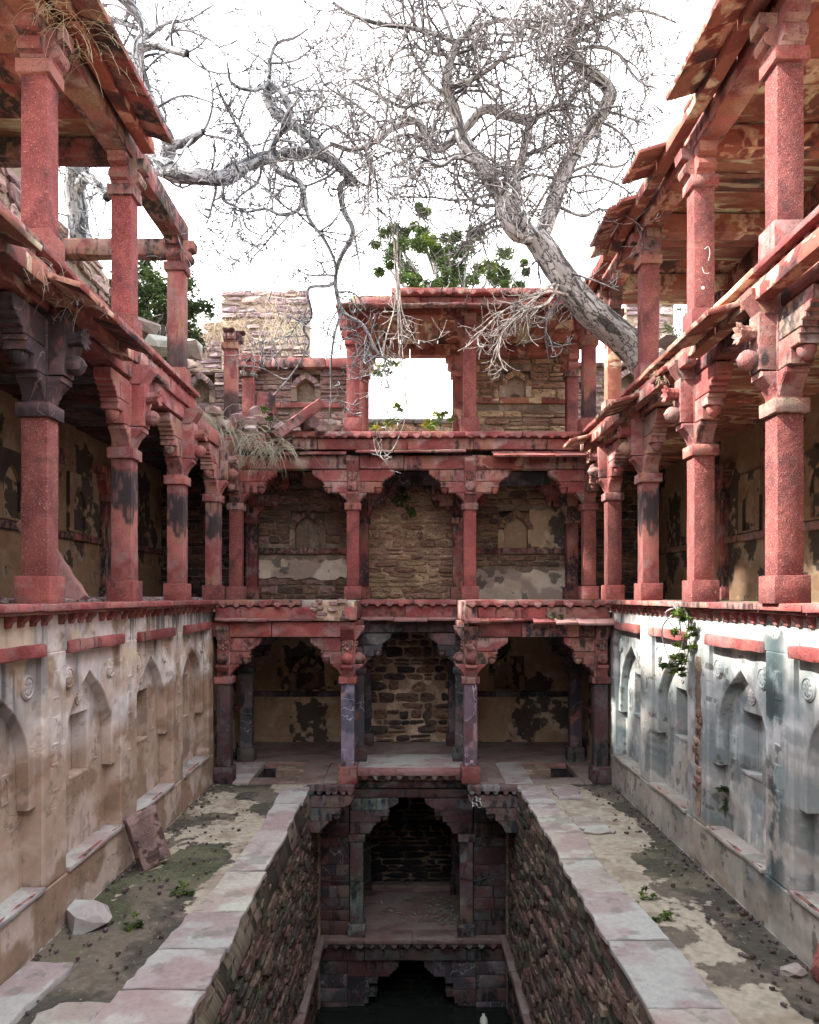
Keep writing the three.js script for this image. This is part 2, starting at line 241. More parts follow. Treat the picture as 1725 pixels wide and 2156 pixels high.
T.soilL = texture(1024, 2048, 4, 12, soil(.5, .035, 0, x => -.1 * (1 - sm(.5, .85, x)) + .03 * sm(.8, 1.2, x)));
T.soilR = texture(1024, 2048, 4, 12, soil(.25, .07, 40, x => .2 * (1 - sm(1.15, 1.45, x)) - .26 * sm(1.4, 1.65, x)));
T.bark = texture(512, 1024, 1, 2, (u, v, o) => { const c = Math.abs(fb(u, v, 14, 16, 4, 1) - .5) * 2, d = fb(u, v, 4, 4, 5, 3), b = fb(u, v, 60, 80, 2, 5); set3(o, [.33, .31, .295], .6); mx3(o, [.50, .49, .48], sm(.4, .65, d)); mx3(o, [.07, .06, .055], 1 - sm(.02, .14, c)); mx3(o, [.03, .028, .03], sm(.6, .67, fb(u, v, 6, 3, 5, 7)) * .85); mulc(o, .8 + .4 * b); o[3] = .25 + .6 * sm(.02, .22, c) + .3 * (b - .5); });
T.dirt = texture(1024, 1024, 6, 6, (u, v, o) => { const a = fb(u, v, 6, 6, 6, 1), b = fb(u, v, 100, 100, 2, 2); set3(o, [.2, .16, .11], .5); mx3(o, [.3, .25, .17], sm(.4, .65, a)); mx3(o, [.08, .1, .03], sm(.58, .66, fb(u, v, 9, 9, 5, 4)) * .7); mulc(o, .6 + .8 * b); o[3] = .5 + .5 * (a - .5) + .5 * (b - .5); });

const M = {
  red: mat(T.red, .022), shaft: mat(T.shaft, .022), shaftBright: mat(T.shaft, .022, lin(1.1, .95, 1.0)), redWorn: mat(T.redWorn, .022), redSoot: mat(T.redSoot, .022), redBright: mat(T.red, .022, lin(1.0, .82, .86)), shaftTop: mat(T.shaftTop, .02), shaftLow: mat(T.shaftLow, .02),
  dark: mat(T.darkStone, .012), darkRed: mat(T.redWorn, .014, lin(.32, .5, .58)), wellRed: mat(T.redWorn, .016, lin(.52, .9, 1)), pit: mat(T.darkStone, .02, lin(.35, .33, .35)), purple: mat(T.darkStone, .018, lin(2.2, 1.8, 2.0)), blue: mat(T.darkStone, .014, lin(1.5, 1.65, 2.0)), fallen: mat(T.stone, .03, lin(.30, .20, .19)), blackCap: mat(T.darkStone, .02, lin(.7, .52, .5)), sootShade: mat(T.redSoot, .014, lin(.42, .36, .38)), limeShade: mat(T.limeIn, .014, lin(.62, .57, .54)), limeMid: mat(T.limeIn, .014, lin(.85, .82, .78)), layer: mat(T.layer, .03), eave: mat(T.eave, .02), buff: mat(T.layer, .02, lin(1.15, 1.25, 1.2)),  // pit, lime and soot tones here are also darkened to imitate interior shade
  mortar: mat(T.mortar, .03), mortarPale: mat(T.mortar, .03, lin(1.7, 1.6, 1.5)), limeIn: mat(T.limeIn, .012), limePatch: mat(T.limePatch, .015), wallL: mat(T.wallL, .022), wallR: mat(T.wallR, .02),
  slab: mat(T.slab, .008, lin(.86, .98, 1.0)), slabPale: mat(T.slab, .01, lin(.9, 1.05, 1.0)), slabRed: mat(T.slab, .01, lin(.8, .55, .55)), slabDark: mat(T.slab, .01, lin(.5, .46, .44)), soilL: mat(T.soilL, .03), soilR: mat(T.soilR, .02), bark: mat(T.bark, .02), dirt: mat(T.dirt, .03),
};
for (const k of ['red', 'redWorn', 'redSoot', 'redBright', 'eave', 'layer', 'darkRed', 'wellRed', 'dark', 'buff', 'sootShade']) { const m = M[k]; m.userData.vars = [[1, 1, 1], [.78, .74, .76], [1.12, 1.22, 1.22], [.9, 1.08, 1.02], [1.05, .92, .9]].map(c => { const v = m.clone(); v.userData = {}; v.color = m.color.clone().multiply(lin(...c)); return v; }); }
for (const k of ['slab', 'slabPale', 'slabRed', 'shaft', 'shaftBright']) { const m = M[k]; m.userData.vars = [[1, 1, 1], [.9, .9, .9], [1.06, 1.04, 1.03], [.96, .93, .94]].map(c => { const v = m.clone(); v.userData = {}; v.color = m.color.clone().multiply(lin(...c)); return v; }); }
const tint = cs => cs.map(c => mat(T.stone, .022, lin(...c)));
const RUB = { // families of rubble tones
  pink: tint([[.36, .22, .2], [.3, .17, .16], [.42, .29, .26], [.25, .15, .15], [.38, .27, .22]]),
  ochre: tint([[.40, .26, .16], [.33, .19, .13], [.45, .31, .2], [.27, .15, .11], [.38, .22, .17]]),
  brown: tint([[.25, .15, .1], [.2, .12, .09], [.3, .19, .13], [.15, .1, .085], [.27, .15, .12]]),
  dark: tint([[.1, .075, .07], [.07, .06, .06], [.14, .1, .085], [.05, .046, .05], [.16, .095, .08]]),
  mauve: tint([[.40, .29, .30], [.33, .24, .26], [.45, .35, .35], [.28, .2, .22], [.42, .32, .28]]),
  chamberShade: tint([[.035, .033, .036], [.05, .045, .045], [.025, .025, .03]]),  // near-black tint that paints in the deep shade of the chamber
  gold: tint([[.58, .39, .24], [.48, .29, .19], [.66, .48, .31], [.40, .23, .16], [.54, .33, .25], [.5, .36, .22]]),
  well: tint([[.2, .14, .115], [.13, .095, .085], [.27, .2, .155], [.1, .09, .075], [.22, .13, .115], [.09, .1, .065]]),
};

// ---------------------------------------------------------------- rubble walls, laid stone by stone (local x along the wall, y up, z outwards)
const VAR = []; for (let i = 0; i < 14; i++) VAR.push(roughStone(1, 1, 1, { c: R(.1, .2), j: R(.05, .14) }));
const VARR = []; for (let i = 0; i < 14; i++) VARR.push(roughStone(1, 1, 1, { c: R(.12, .3), j: R(.14, .3) }));
const VARG = VAR.map(g => { g = g.clone(); return g; });
function stonesIn(parent, { x0, x1, y0, y1, row = [.1, .2], len = [.2, .5], depth = .14, gap = .012, holes = [], mats, top = null, max = 300, name = 'stone', proud = .02, skip = 0, tiltv = .02, stuffName = 'small_stones', rough = false }) {
  const all = []; let y = y0;
  while (y < y1 - .03) {
    let h = Math.min(R(...row), y1 - y); if (y1 - y - h < row[0] * .6) h = y1 - y;
    let spans = [[x0, x1]];
    for (const q of holes) if (q[2] < y + h * .75 && q[3] > y + h * .25) spans = spans.flatMap(([a, b]) => q[1] <= a || q[0] >= b ? [[a, b]] : [[a, Math.min(b, q[0])], [Math.max(a, q[1]), b]].filter(s => s[1] - s[0] > .03));
    for (const [a, b] of spans) { let x = a; while (x < b - .02) { let w = Math.min(R(...len) * (h > .15 ? 1.15 : .9), b - x); if (b - x - w < len[0] * .5) w = b - x; const two = h > .17 && rnd() < .25;
      for (const [yy, hh] of two ? [[y, h * .5], [y + h * .5, h * .5]] : [[y, h]]) if ((!top || yy + hh * .6 < top(x + w / 2)) && rnd() >= skip) all.push([x + w / 2, yy + hh / 2, w - gap * R(.6, 1.6), hh - gap * R(.6, 1.6)]); x += w; } }
    y += h;
  }
  all.sort((a, b) => b[2] * b[3] - a[2] * a[3]); const rest = [];
  all.forEach(([x, y, w, h], i) => {
    const k = Math.floor(rnd() * VAR.length), z = R(-1, 1) * proud, rz = R(-1, 1) * tiltv, fl = rnd() < .5 ? Math.PI : 0, s = [w, h, depth];
    if (i < max) { const m = new THREE.Mesh((rough ? VARR : VARG)[k], pick(mats)); m.name = name; m.castShadow = m.receiveShadow = true; m.scale.set(...s); m.position.set(x, y, z - depth / 2); m.rotation.set(0, 0, rz + fl); parent.add(m); }
    else { const g = (rough ? VARR : VAR)[k].clone(); g.scale(...s); g.rotateZ(rz + fl); g.translate(x, y, z - depth / 2); rest.push(boxUV(g)); }
  });
  if (rest.length) { const gs = mats.map(() => []); rest.forEach(g => gs[Math.floor(rnd() * mats.length)].push(g)); gs.forEach((g, i) => { if (g.length) tag(obj(stuffName, g, mats[i], parent), null, null, null, 'stuff'); }); }
}
// arched niche sunk into a rubble wall: voussoirs, back, reveal
function stoneNiche(parent, { c, hw, y0, ys, ya, mats, back, depth = .22 }) {
  const a = archPts(hw, ys, ya, 9, c), out = archPts(hw + .13, ys, ya + .15, 9, c);
  obj('niche_back', boxUV(block(hw * 2 + .3, ya - y0 + .42, .06, { uv: false }).translate(c, y0 - .1, -depth - .06)), back, parent);
  obj('niche_frame', plate([[c + hw, y0], [c + hw + .14, y0], ...out, [c - hw - .14, y0], [c - hw, y0], ...a.slice().reverse()], depth, { z0: -depth - .01, bevel: .004 }), back, parent);
  const n = 16; for (let i = 0; i < n; i++) { const t0 = i / n * (a.length - 1), f = (L, t) => { const k = Math.min(L.length - 2, Math.floor(t)), q = t - k; return [L[k][0] + (L[k + 1][0] - L[k][0]) * q, L[k][1] + (L[k + 1][1] - L[k][1]) * q]; };
    const t1 = (i + .88) / n * (a.length - 1), k1 = f(a, t0), k2 = f(a, t1), k3 = f(out, t1), k4 = f(out, t0); obj('arch_stone', plate([k1, k4, k3, k2], .1, { z0: -.09 + R(.005, .03), bevel: .006 }), pick(mats), parent); }
}
// rubble core with openings
const core = (parent, x0, x1, y0, y1, z1, t, m, holes = [], name = 'mortar_core') => obj(name, plate(rect(x0, x1, y0, y1), t, { holes, z0: z1 - t, bevel: 0 }), m, parent);

// ---------------------------------------------------------------- columns
const spin = (g, a) => { g.rotateY(a); return g; };
const PI = Math.PI;
function taper(H, u0, u1, w) { return plate([[0, 0], [u0, 0], [u0 + .02, H * .18], [u0 + (u1 - u0) * .45, H * .5], [u1 - .01, H * .78], [u1 + .012, H * .8], [u1 + .012, H], [0, H]], w, { bevel: .014 }); }
function scroll(H, L, w) { const p = [[0, 0], [L - .20, 0]]; p.push([L - .19, H * .16], [L - .13, H * .2]); for (let i = 0; i <= 5; i++) { const a = -PI / 2 + i / 5 * PI / 2; p.push([L - .13 + .075 * Math.cos(a), H * .47 + .12 * H * 2 * Math.sin(a) * .55]); } for (let i = 0; i <= 4; i++) { const a = -PI / 2 + i / 4 * PI / 2; p.push([L - .05 + .05 * Math.cos(a), H * .72 + H * .2 * Math.sin(a)]); } p.push([L, H], [0, H]); return plate(p, w, { bevel: .01 }); }
function stepArm(H, L, w) { return [plate([[0, 0], [L - .17, 0], [L - .17, H * .5], [L, H * .5], [L, H * .64], [L - .015, H * .66], [L - .015, H * .8], [L + .01, H * .83], [L + .01, H], [0, H]], w, { bevel: .01 })]; }
const bulbGeo = r => lathe([[0, -r * 1.12], [r * .28, -r * 1.04], [r * .62, -r * .8], [r * .9, -r * .42], [r, 0], [r * .98, r * .28], [r * .8, r * .42], [r * .8, r * .6], [r * .55, r * .7], [r * .55, r * 1.2]], 18);
const bossGeo = r => { const g = lathe([[0, r * 1.32], [r * .1, r * 1.2], [r * .3, r * 1.08], [r * .66, r * .86], [r * .93, r * .48], [r, r * .1], [r * .93, -r * .3], [r * .8, -r * .52], [r * .88, -r * .6], [r * .88, -r * .9]], 20); g.rotateX(PI / 2); return g; };
const lotusGeo = r => { const g = new THREE.LatheGeometry([[0, .5], [.35, .42], [.62, .72], [.98, 1.02], [1, .86], [.8, .55], [.7, .2], [.78, 0], [.66, -.12], [.82, -.4], [.74, -.7], [.74, -1]].map(([a, b]) => new THREE.Vector2(a * r, b * r)), 32); const p = g.attributes.position;
  for (let i = 0; i < p.count; i++) { const x = p.getX(i), z = p.getZ(i), a = Math.atan2(z, x), k = 1 + (.06 + .12 * sm(0, 1, p.getY(i) / r)) * Math.cos(a * 8); p.setX(i, x * k); p.setZ(i, z * k); p.setY(i, p.getY(i) + (p.getY(i) > .3 * r ? .12 * r * Math.cos(a * 8) : 0)); } g.computeVertexNormals(); g.rotateX(PI / 2); return boxUV(g); };
const rosetteGeo = r => { const gs = []; for (let i = 0; i < 8; i++) { const g = new THREE.SphereGeometry(1, 8, 6); g.scale(r * .34, r * .27, .028); g.translate(r * .62, 0, .012); g.rotateZ(i * PI / 4); gs.push(boxUV(g)); } const c = new THREE.SphereGeometry(r * .24, 10, 8); c.scale(1, 1, .6); c.translate(0, 0, .022); gs.push(boxUV(c)); const d = new THREE.TorusGeometry(r * .3, .01, 6, 16); d.translate(0, 0, .02); gs.push(boxUV(d)); return gs; };

/* one column: pedestal, shaft, abacus, then carved brackets ('carved') or a plain roll bracket ('plain').
   along: directions (angles about y) of the bracket arms under the beam; out: directions with boss and flower */
function column(label, x, z, y0, { ped = .36, pedH = .28, w = .265, ab = [5.33, 5.47], top = 6.36, style = 'carved', along = [PI / 2, -PI / 2], out = [], m = M.red, shaft = null, pedM = null, capM = null, armM = null, flower = 'lotus', group, lean = 0, arms = [.53, .76] } = {}) {
  const t = thing('stone_column', label, 'column', [x, y0, z], group); const A0 = ab[0] - y0, A1 = ab[1] - y0, H = top - y0 - A1; t.rotation.z = lean;
  armM = armM || capM || m;
  obj('pedestal', block(ped, pedH, ped, { r: .01, n: .006 }), pedM || (m === M.red || m === M.redBright ? M.shaft : m), t);
  const sh = block(w, A0 - pedH, w, { r: .009, n: .006, fq: 3 }).translate(0, pedH, 0);
  if (shaft) { const uv = sh.attributes.uv, p = sh.attributes.position; for (let i = 0; i < uv.count; i++) uv.setY(i, (p.getY(i) - pedH) / (A0 - pedH) * .98 + .01); }
  obj('shaft', sh, shaft || (m === M.red ? M.shaft : m === M.redBright ? M.shaftBright : m === M.redWorn ? M.shaft : m), t);
  obj('abacus', block(w + .085, A1 - A0, w + .085, { r: .009, n: .005 }).translate(0, A0, 0), capM || m, t);
  if (style === 'plain') {
    obj('bracket_core', block(w - .01, H, w - .012, { r: .01 }).translate(0, A1, 0), capM || m, t);
    const prof = [[0, 0], [.17, 0], [.185, .03], [.235, .05], [.26, .1], [.245, .16], [.205, .18], [.2, .205], [.29, .235], [.3, H], [0, H]];
    for (const a of [...along, ...out]) obj('bracket', spin(plate(prof, w - .02, { bevel: .008 }), a).translate(0, A1, 0), armM, t);
    return t;
  }
  const h1 = H * .31, h2 = H * .33, h3 = H * .36, W = w - .02;
  obj('capital', [...[...along, ...out].map(a => spin(taper(h1, w / 2 - .01, .27, W), a).translate(0, A1, 0)), block(w, h1, w, { r: .01 }).translate(0, A1, 0)], capM || m, t);
  obj('bracket_core', block(w - .004, h2 + h3 - .004, w - .006, { r: .008, n: .005 }).translate(0, A1 + h1 + .002, 0), armM, t);
  for (const a of along) {
    const lo = obj('bracket', stepArm(h2 - .012, arms[0], W - .01).map(g => spin(g, a).translate(0, A1 + h1 + .004, 0)), armM, t);
    obj('bulb', spin(bulbGeo(.088).translate(arms[0] - .092, h2 * .36, 0), a).translate(0, A1 + h1, 0), capM || m, lo);
    obj('bracket', spin(scroll(h3 - .01, arms[1], W - .016), a).translate(0, A1 + h1 + h2, 0), armM, t);
  }
  for (const a of out) {
    const q = flower === 'rosette' ? .02 : .17, d = a + PI / 2; // the boss looks along local z
    const bl = obj('boss_block', spin(block(W - .02, h2 + h3 - .03, w / 2 + q, { r: .012, n: .006 }).translate(0, 0, (w / 2 + q) / 2), d).translate(0, A1 + h1 + .012, 0), armM, t);
    obj('boss', spin(bossGeo(.105).translate(0, 0, w / 2 + q + .05), d).translate(0, A1 + h1 + h2 * .48, 0), capM || m, bl);
    if (flower === 'rosette') obj('rosette', rosetteGeo(.115).map(g => spin(g.translate(0, 0, w / 2 + q), d).translate(0, A1 + h1 + h2 + h3 * .42, 0)), capM || m, bl);
    else obj('lotus_finial', spin(lotusGeo(.1).translate(0, 0, w / 2 + q + .07), d).translate(0, A1 + h1 + h2 + h3 * .36, 0), capM || m, bl);
    obj('corbel', spin(plate([[0, 0], [.15 + q * .6, 0], [.3 + q * .5, .2], [.31 + q * .5, .26], [0, .26]], W + .02, { bevel: .01 }), a).translate(0, A1 + H - .05, 0), capM || m, t);
  }
  return t;
}
// ---------------------------------------------------------------- terrain and sky-side ground
{ const s = new THREE.Shape([[-400, -400], [400, -400], [400, 400], [-400, 400]].map(p => new THREE.Vector2(...p))); s.holes.push(new THREE.Path([[-6.4, -4], [6.5, -4], [6.5, 20.6], [-6.4, 20.6]].map(p => new THREE.Vector2(...p))));
  const g = new THREE.ShapeGeometry(s); g.rotateX(-PI / 2); g.translate(0, 6.6, 0); tag(obj('ground', boxUV(g, 0, 0), M.dirt), 'dry dusty ground around the sunken court', null, null, 'structure'); }

// ---------------------------------------------------------------- walkways beside the channel, with their paving slabs
const D = py => 5702 / (py - 1254);                       // a row of the picture on the walkway -> distance
function walkway(name, label, x0, x1, m, edge) {
  const g = block(x1 - x0, .5, 17, { seg: .25, n: .012, fq: 2.3, uv: false, r: .01 }).translate((x0 + x1) / 2, -.52, -6.4);
  const uv = new Float32Array(flat(g).attributes.position.count * 2); const w = obj(name, g, m); const p = w.geometry.attributes.position; for (let i = 0; i < p.count; i++) { uv[2 * i] = p.getX(i) - x0; uv[2 * i + 1] = -p.getZ(i) + (Math.abs(p.getY(i)) > .06 ? p.getY(i) : 0); } w.geometry.setAttribute('uv', new THREE.BufferAttribute(uv, 2));
  return tag(w, label, null, null, 'structure');
}
const wayL = walkway('walkway', 'mossy earth walkway left of the channel', -4.0, -1.83, M.soilL), wayR = walkway('walkway', 'pale dusty walkway right of the channel', 2.05, 4.2, M.soilR);
function slab(parent, p0, p1, m, t = .05, jj = 1, name = 'paving_slab') { // p0/p1: [xNearLeft, xNearRight, dNear], [xFarLeft, xFarRight, dFar]
  const pts = [], line = (a, b, n, j) => { for (let i = 0; i < n; i++) { const t = i / n; pts.push([a[0] + (b[0] - a[0]) * t + R(-j, j), a[1] + (b[1] - a[1]) * t + R(-j, j)]); } };
  const A = [p0[0], p0[2]], B = [p0[1], p0[2]], C = [p1[1], p1[2]], E = [p1[0], p1[2]]; line(A, B, 5, .012 * jj); line(B, C, 7, .014 * jj); line(C, E, 5, .012 * jj); line(E, A, 7, .02 * jj);
  const g = plate(pts, t, { bevel: .009, z0: 0 }); g.rotateX(-PI / 2); wob(g, .004, 3); g.translate(0, (jj > 1 ? -.03 : -.026) + R(0, .012), 0); g.rotateZ(R(-.006, .006)); return obj(name, boxUV(g, undefined, undefined), m, parent);
}
{ const yl = [2300, 2200, 2093, 2005, 1926, 1839, 1755, 1695, 1660], xl = [-2.62, -2.6, -2.54, -2.48, -2.4, -2.28, -2.22, -2.27, -2.3, -2.2];
  for (let i = 0; i < yl.length - 1; i++) slab(wayL, [xl[i], -1.8 + R(-.03, .03), D(yl[i]) + .02], [xl[i + 1], -1.8 + R(-.03, .03), D(yl[i + 1]) - .02], pick([M.slab, M.slab, M.slabPale]), .06);
  slab(wayL, [-3.2, -2.62, 5.9], [-3.0, -2.55, 6.62], M.slabPale, .045, 3); slab(wayL, [-3.35, -2.72, 5.1], [-3.25, -2.7, 5.8], M.slab, .045);
  const yr = [2300, 2135, 1989, 1888, 1816, 1760, 1715, 1697, 1676, 1658], xr = [2.72, 2.68, 2.64, 2.56, 2.5, 2.55, 2.5, 2.48, 2.5, 2.5];
  for (let i = 0; i < yr.length - 1; i++) slab(wayR, [2.02 + R(-.03, .02), xr[i], D(yr[i]) + .012], [2.02 + R(-.03, .02), xr[i + 1], D(yr[i + 1]) - .012], pick([M.slab, M.slabPale, M.slabPale]), .06);
  slab(wayR, [2.62, 3.0, 13.3], [2.6, 3.1, 14.1], M.slab, .055, 2); slab(wayR, [2.6, 3.05, 11.4], [2.6, 3.0, 12.2], M.slabPale, .04, 4);
}
// ---------------------------------------------------------------- channel: rubble side walls, low ledges, water
for (const s of [-1, 1]) {
  const X = s < 0 ? -1.84 : 2.03, w = thing('channel_wall', s < 0 ? 'rubble wall of the deep channel below the left walkway' : 'rubble wall of the deep channel below the right walkway', 'wall', [X, -3.46, s < 0 ? -4 : -15.8], null, s < 0 ? PI / 2 : -PI / 2);
  core(w, -3.5 * (s < 0) , 11.8 + 3.5 * (s > 0), -2.2, 3.40, -.06, .5, M.mortar);
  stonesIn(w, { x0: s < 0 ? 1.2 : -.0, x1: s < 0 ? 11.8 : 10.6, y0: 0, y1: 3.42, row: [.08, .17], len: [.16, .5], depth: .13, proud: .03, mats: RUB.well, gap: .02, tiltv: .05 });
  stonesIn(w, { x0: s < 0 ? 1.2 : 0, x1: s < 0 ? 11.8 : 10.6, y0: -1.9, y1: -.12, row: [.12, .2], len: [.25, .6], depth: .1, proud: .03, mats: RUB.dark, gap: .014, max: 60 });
  for (let i = 0; i < 8; i++) obj('ledge_stone', block(1.46, .14, .17, { n: .012, r: .02 }).translate(.75 + i * 1.48, -.14, .05 + R(-.01, .01)), M.slabDark, w);
}
{ const g = new THREE.PlaneGeometry(3.9, 18); g.rotateX(-PI / 2); g.translate(.1, -4.9, -12); tag(obj('water', boxUV(g), new THREE.MeshPhysicalMaterial({ color: lin(.012, .016, .014), roughness: .04, ior: 1.33, specularIntensity: 1 })), 'still black water at the bottom of the channel', null, null, 'structure');
  const b = new THREE.LatheGeometry([[0, -.12], [.06, -.115], [.075, -.08], [.075, .03], [.06, .08], [.028, .11], [.026, .15], [0, .152]].map(p => new THREE.Vector2(...p)), 18); b.rotateX(-.5); const t = obj('floating_bottle', boxUV(b), new THREE.MeshStandardMaterial({ color: lin(.62, .66, .56), roughness: .4 })); t.position.copy(P(1019, 2152, 15.1)); tag(t, 'pale rounded bottle floating on the dark water', 'bottle'); }

// ---------------------------------------------------------------- lower facade at the head of the channel (z = -15.8)
{ const Z = -15.8, t = thing('lower_facade', 'dark red sandstone facade with stepped bracket arch at the channel head', 'facade', [0, -3.46, Z]);
  const st = (x0, x1, y0, y1, z1, d, m, name = 'stone_block') => obj(name, block(x1 - x0 - .008, y1 - y0 - .008, d, { r: .012, n: .007 }).translate((x0 + x1) / 2, y0 + .004, z1 - d / 2), m, t);
  // side masonry
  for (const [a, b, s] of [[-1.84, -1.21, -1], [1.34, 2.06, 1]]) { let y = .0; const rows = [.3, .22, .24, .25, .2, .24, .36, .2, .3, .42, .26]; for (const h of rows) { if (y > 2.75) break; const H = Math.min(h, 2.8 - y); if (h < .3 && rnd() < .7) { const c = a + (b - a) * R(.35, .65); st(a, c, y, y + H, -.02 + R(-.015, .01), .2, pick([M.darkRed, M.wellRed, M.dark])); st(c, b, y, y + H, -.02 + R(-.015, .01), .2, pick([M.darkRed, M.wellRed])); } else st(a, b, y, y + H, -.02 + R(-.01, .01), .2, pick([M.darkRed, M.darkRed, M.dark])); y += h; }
    obj('wall_core', block(b - a, 2.85, .3).translate((a + b) / 2, -.02, -.36), M.dark, t);
    const c = (a + b) / 2; obj('small_niche', plate([...rect(-.1, .1, 2.06, 2.5)], .03, { holes: [[[-.055, 2.1], [.055, 2.1], ...archPts(.055, 2.26, 2.42, 5)].map(p => p)], z0: 0, bevel: .004 }).translate(c + s * .0, 0, -.012), M.darkRed, t); }
  // pillars of the arch
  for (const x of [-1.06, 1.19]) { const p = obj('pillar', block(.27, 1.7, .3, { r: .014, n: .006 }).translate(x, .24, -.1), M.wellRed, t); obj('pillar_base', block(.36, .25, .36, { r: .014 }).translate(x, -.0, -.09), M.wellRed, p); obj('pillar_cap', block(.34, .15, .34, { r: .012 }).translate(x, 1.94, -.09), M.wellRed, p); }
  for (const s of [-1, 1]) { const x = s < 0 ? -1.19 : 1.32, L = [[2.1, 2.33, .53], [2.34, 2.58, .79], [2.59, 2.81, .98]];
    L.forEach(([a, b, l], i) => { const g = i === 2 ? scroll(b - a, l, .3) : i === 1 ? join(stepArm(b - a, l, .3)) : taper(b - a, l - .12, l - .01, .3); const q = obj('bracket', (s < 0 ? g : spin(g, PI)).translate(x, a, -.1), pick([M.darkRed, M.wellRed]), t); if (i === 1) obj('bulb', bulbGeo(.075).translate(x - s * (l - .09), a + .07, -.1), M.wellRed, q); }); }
  st(-1.84, 2.06, 2.82, 3.0, -.03, .28, M.darkRed, 'lintel'); st(-1.84, 2.06, 3.03, 3.17, .0, .28, M.wellRed, 'lintel'); obj('mortar_band', block(2.5, .16, .2).translate(.1, 3.17, -.14), M.mortarPale, t);
  // ledge with hanging leaf ornament, beam and opening below
  for (const [a, b] of [[-1.84, -.9], [-.9, .08], [.08, 1.1], [1.1, 2.06]]) { const q = st(a, b, -.1, .0, .2, .5, M.slabDark, 'cornice_stone'); for (let x = a + .14; x < b - .05; x += .24) obj('leaf_drop', plate([[-.065, 0], [.065, 0], [.065, -.04], [.03, -.085], [0, -.1], [-.03, -.085], [-.065, -.04]], .06, { bevel: .006 }).translate(x, -.1, .16), M.wellRed, q); }
  for (let x = -1.8; x < 1.9; ) { const w = R(.2, .36); st(x, x + w, -.22, -.11, .06, .14, pick(RUB.mauve), 'packing_stone'); x += w; }
  st(-1.84, -.9, -.5, -.24, .06, .3, M.darkRed, 'beam'); st(-.9, 1.2, -.49, -.24, .07, .3, M.darkRed, 'beam'); st(1.2, 2.06, -.5, -.24, .06, .3, M.darkRed, 'beam');
  for (const [a, b] of [[-1.84, -1.25], [1.38, 2.06]]) for (let y = -.5; y > -2.3; y -= .28) st(a, b, y - .28, y, .05 + R(-.01, .01), .34, pick([M.darkRed, M.dark]));
  for (const s of [-1, 1]) { const x = s < 0 ? -1.25 : 1.38; [[-.85, -.52, 1.06], [-1.12, -.86, .62], [-1.4, -1.13, .6], [-1.7, -1.41, .34]].forEach(([a, b, l], i) => { const g = i ? join(stepArm(b - a, l, .24)) : scroll(b - a, l, .24); obj('bracket', (s < 0 ? g : spin(g, PI)).translate(x, a, -.12), pick([M.darkRed, M.dark]), t); }); }
  obj('cable', tubeGeo([[-1.82, 1.14, .01], [-1.3, 1.13, .05], [-.93, 1.16, .08]].map(p => V3(...p)), .012, .012, { sides: 6 }), M.dark, t); obj('cable', tubeGeo([[1.07, 1.23, .08], [1.36, 1.15, .06], [1.7, 1.2, .01], [2.02, 1.12, .01]].map(p => V3(...p)), .012, .012, { sides: 6 }), M.dark, t);
}
{ // dark chamber behind the arch
  const t = thing('arch_chamber', 'stone chamber seen through the lower arch, its shade painted dark', 'chamber', [0, -3.46, -15.8]);
  obj('chamber_floor', block(3.9, .1, 2.2, { n: .01 }).translate(.1, -.11, -1.32), M.slabDark, t); obj('back_step', block(2.5, .14, .3, { n: .01 }).translate(.1, -.01, -2.5), M.slabDark, t);
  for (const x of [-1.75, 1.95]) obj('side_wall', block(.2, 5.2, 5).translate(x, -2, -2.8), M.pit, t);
  obj('ceiling', block(4, .12, 5).translate(.1, 3.03, -2.9), M.pit, t);  // sides and ceiling coloured near black in place of shade
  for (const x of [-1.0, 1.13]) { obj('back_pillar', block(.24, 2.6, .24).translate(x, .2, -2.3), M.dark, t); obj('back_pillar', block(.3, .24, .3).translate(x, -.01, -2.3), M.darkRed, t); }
  const b = thing('chamber_wall', 'rubble back wall inside the lower arch, blackened to imitate shade', 'wall', [.1, -5.4, -19.2]); core(b, -2, 2, 0, 5.2, -.05, .3, M.mortar); stonesIn(b, { x0: -1.7, x1: 1.7, y0: 1.4, y1: 5, row: [.12, .24], len: [.25, .6], depth: .16, proud: .04, mats: RUB.chamberShade, gap: .02, rough: true });
  const lf = thing('dry_leaves', 'dry fallen leaves scattered on the lower arch floor', 'leaves', [.1, -3.46, -16.6]); const gs = []; for (let i = 0; i < 130; i++) { const g = new THREE.PlaneGeometry(R(.05, .1), R(.03, .05), 2, 1); wob(g, .03, 9); g.rotateX(-PI / 2 + R(-.5, .5)); g.rotateY(R(0, 6)); const q = Math.sqrt(rnd()); g.translate(rnd() < .65 ? R(.35, .95) : R(-.8, .9), .012 + R(0, .03), R(-1.1, .35)); gs.push(flat(g)); }
  const m = obj('leaf_litter', gs, new THREE.MeshStandardMaterial({ color: lin(.2, .19, .15), roughness: .9, side: 2 }), lf); m.userData.kind = 'stuff';
}

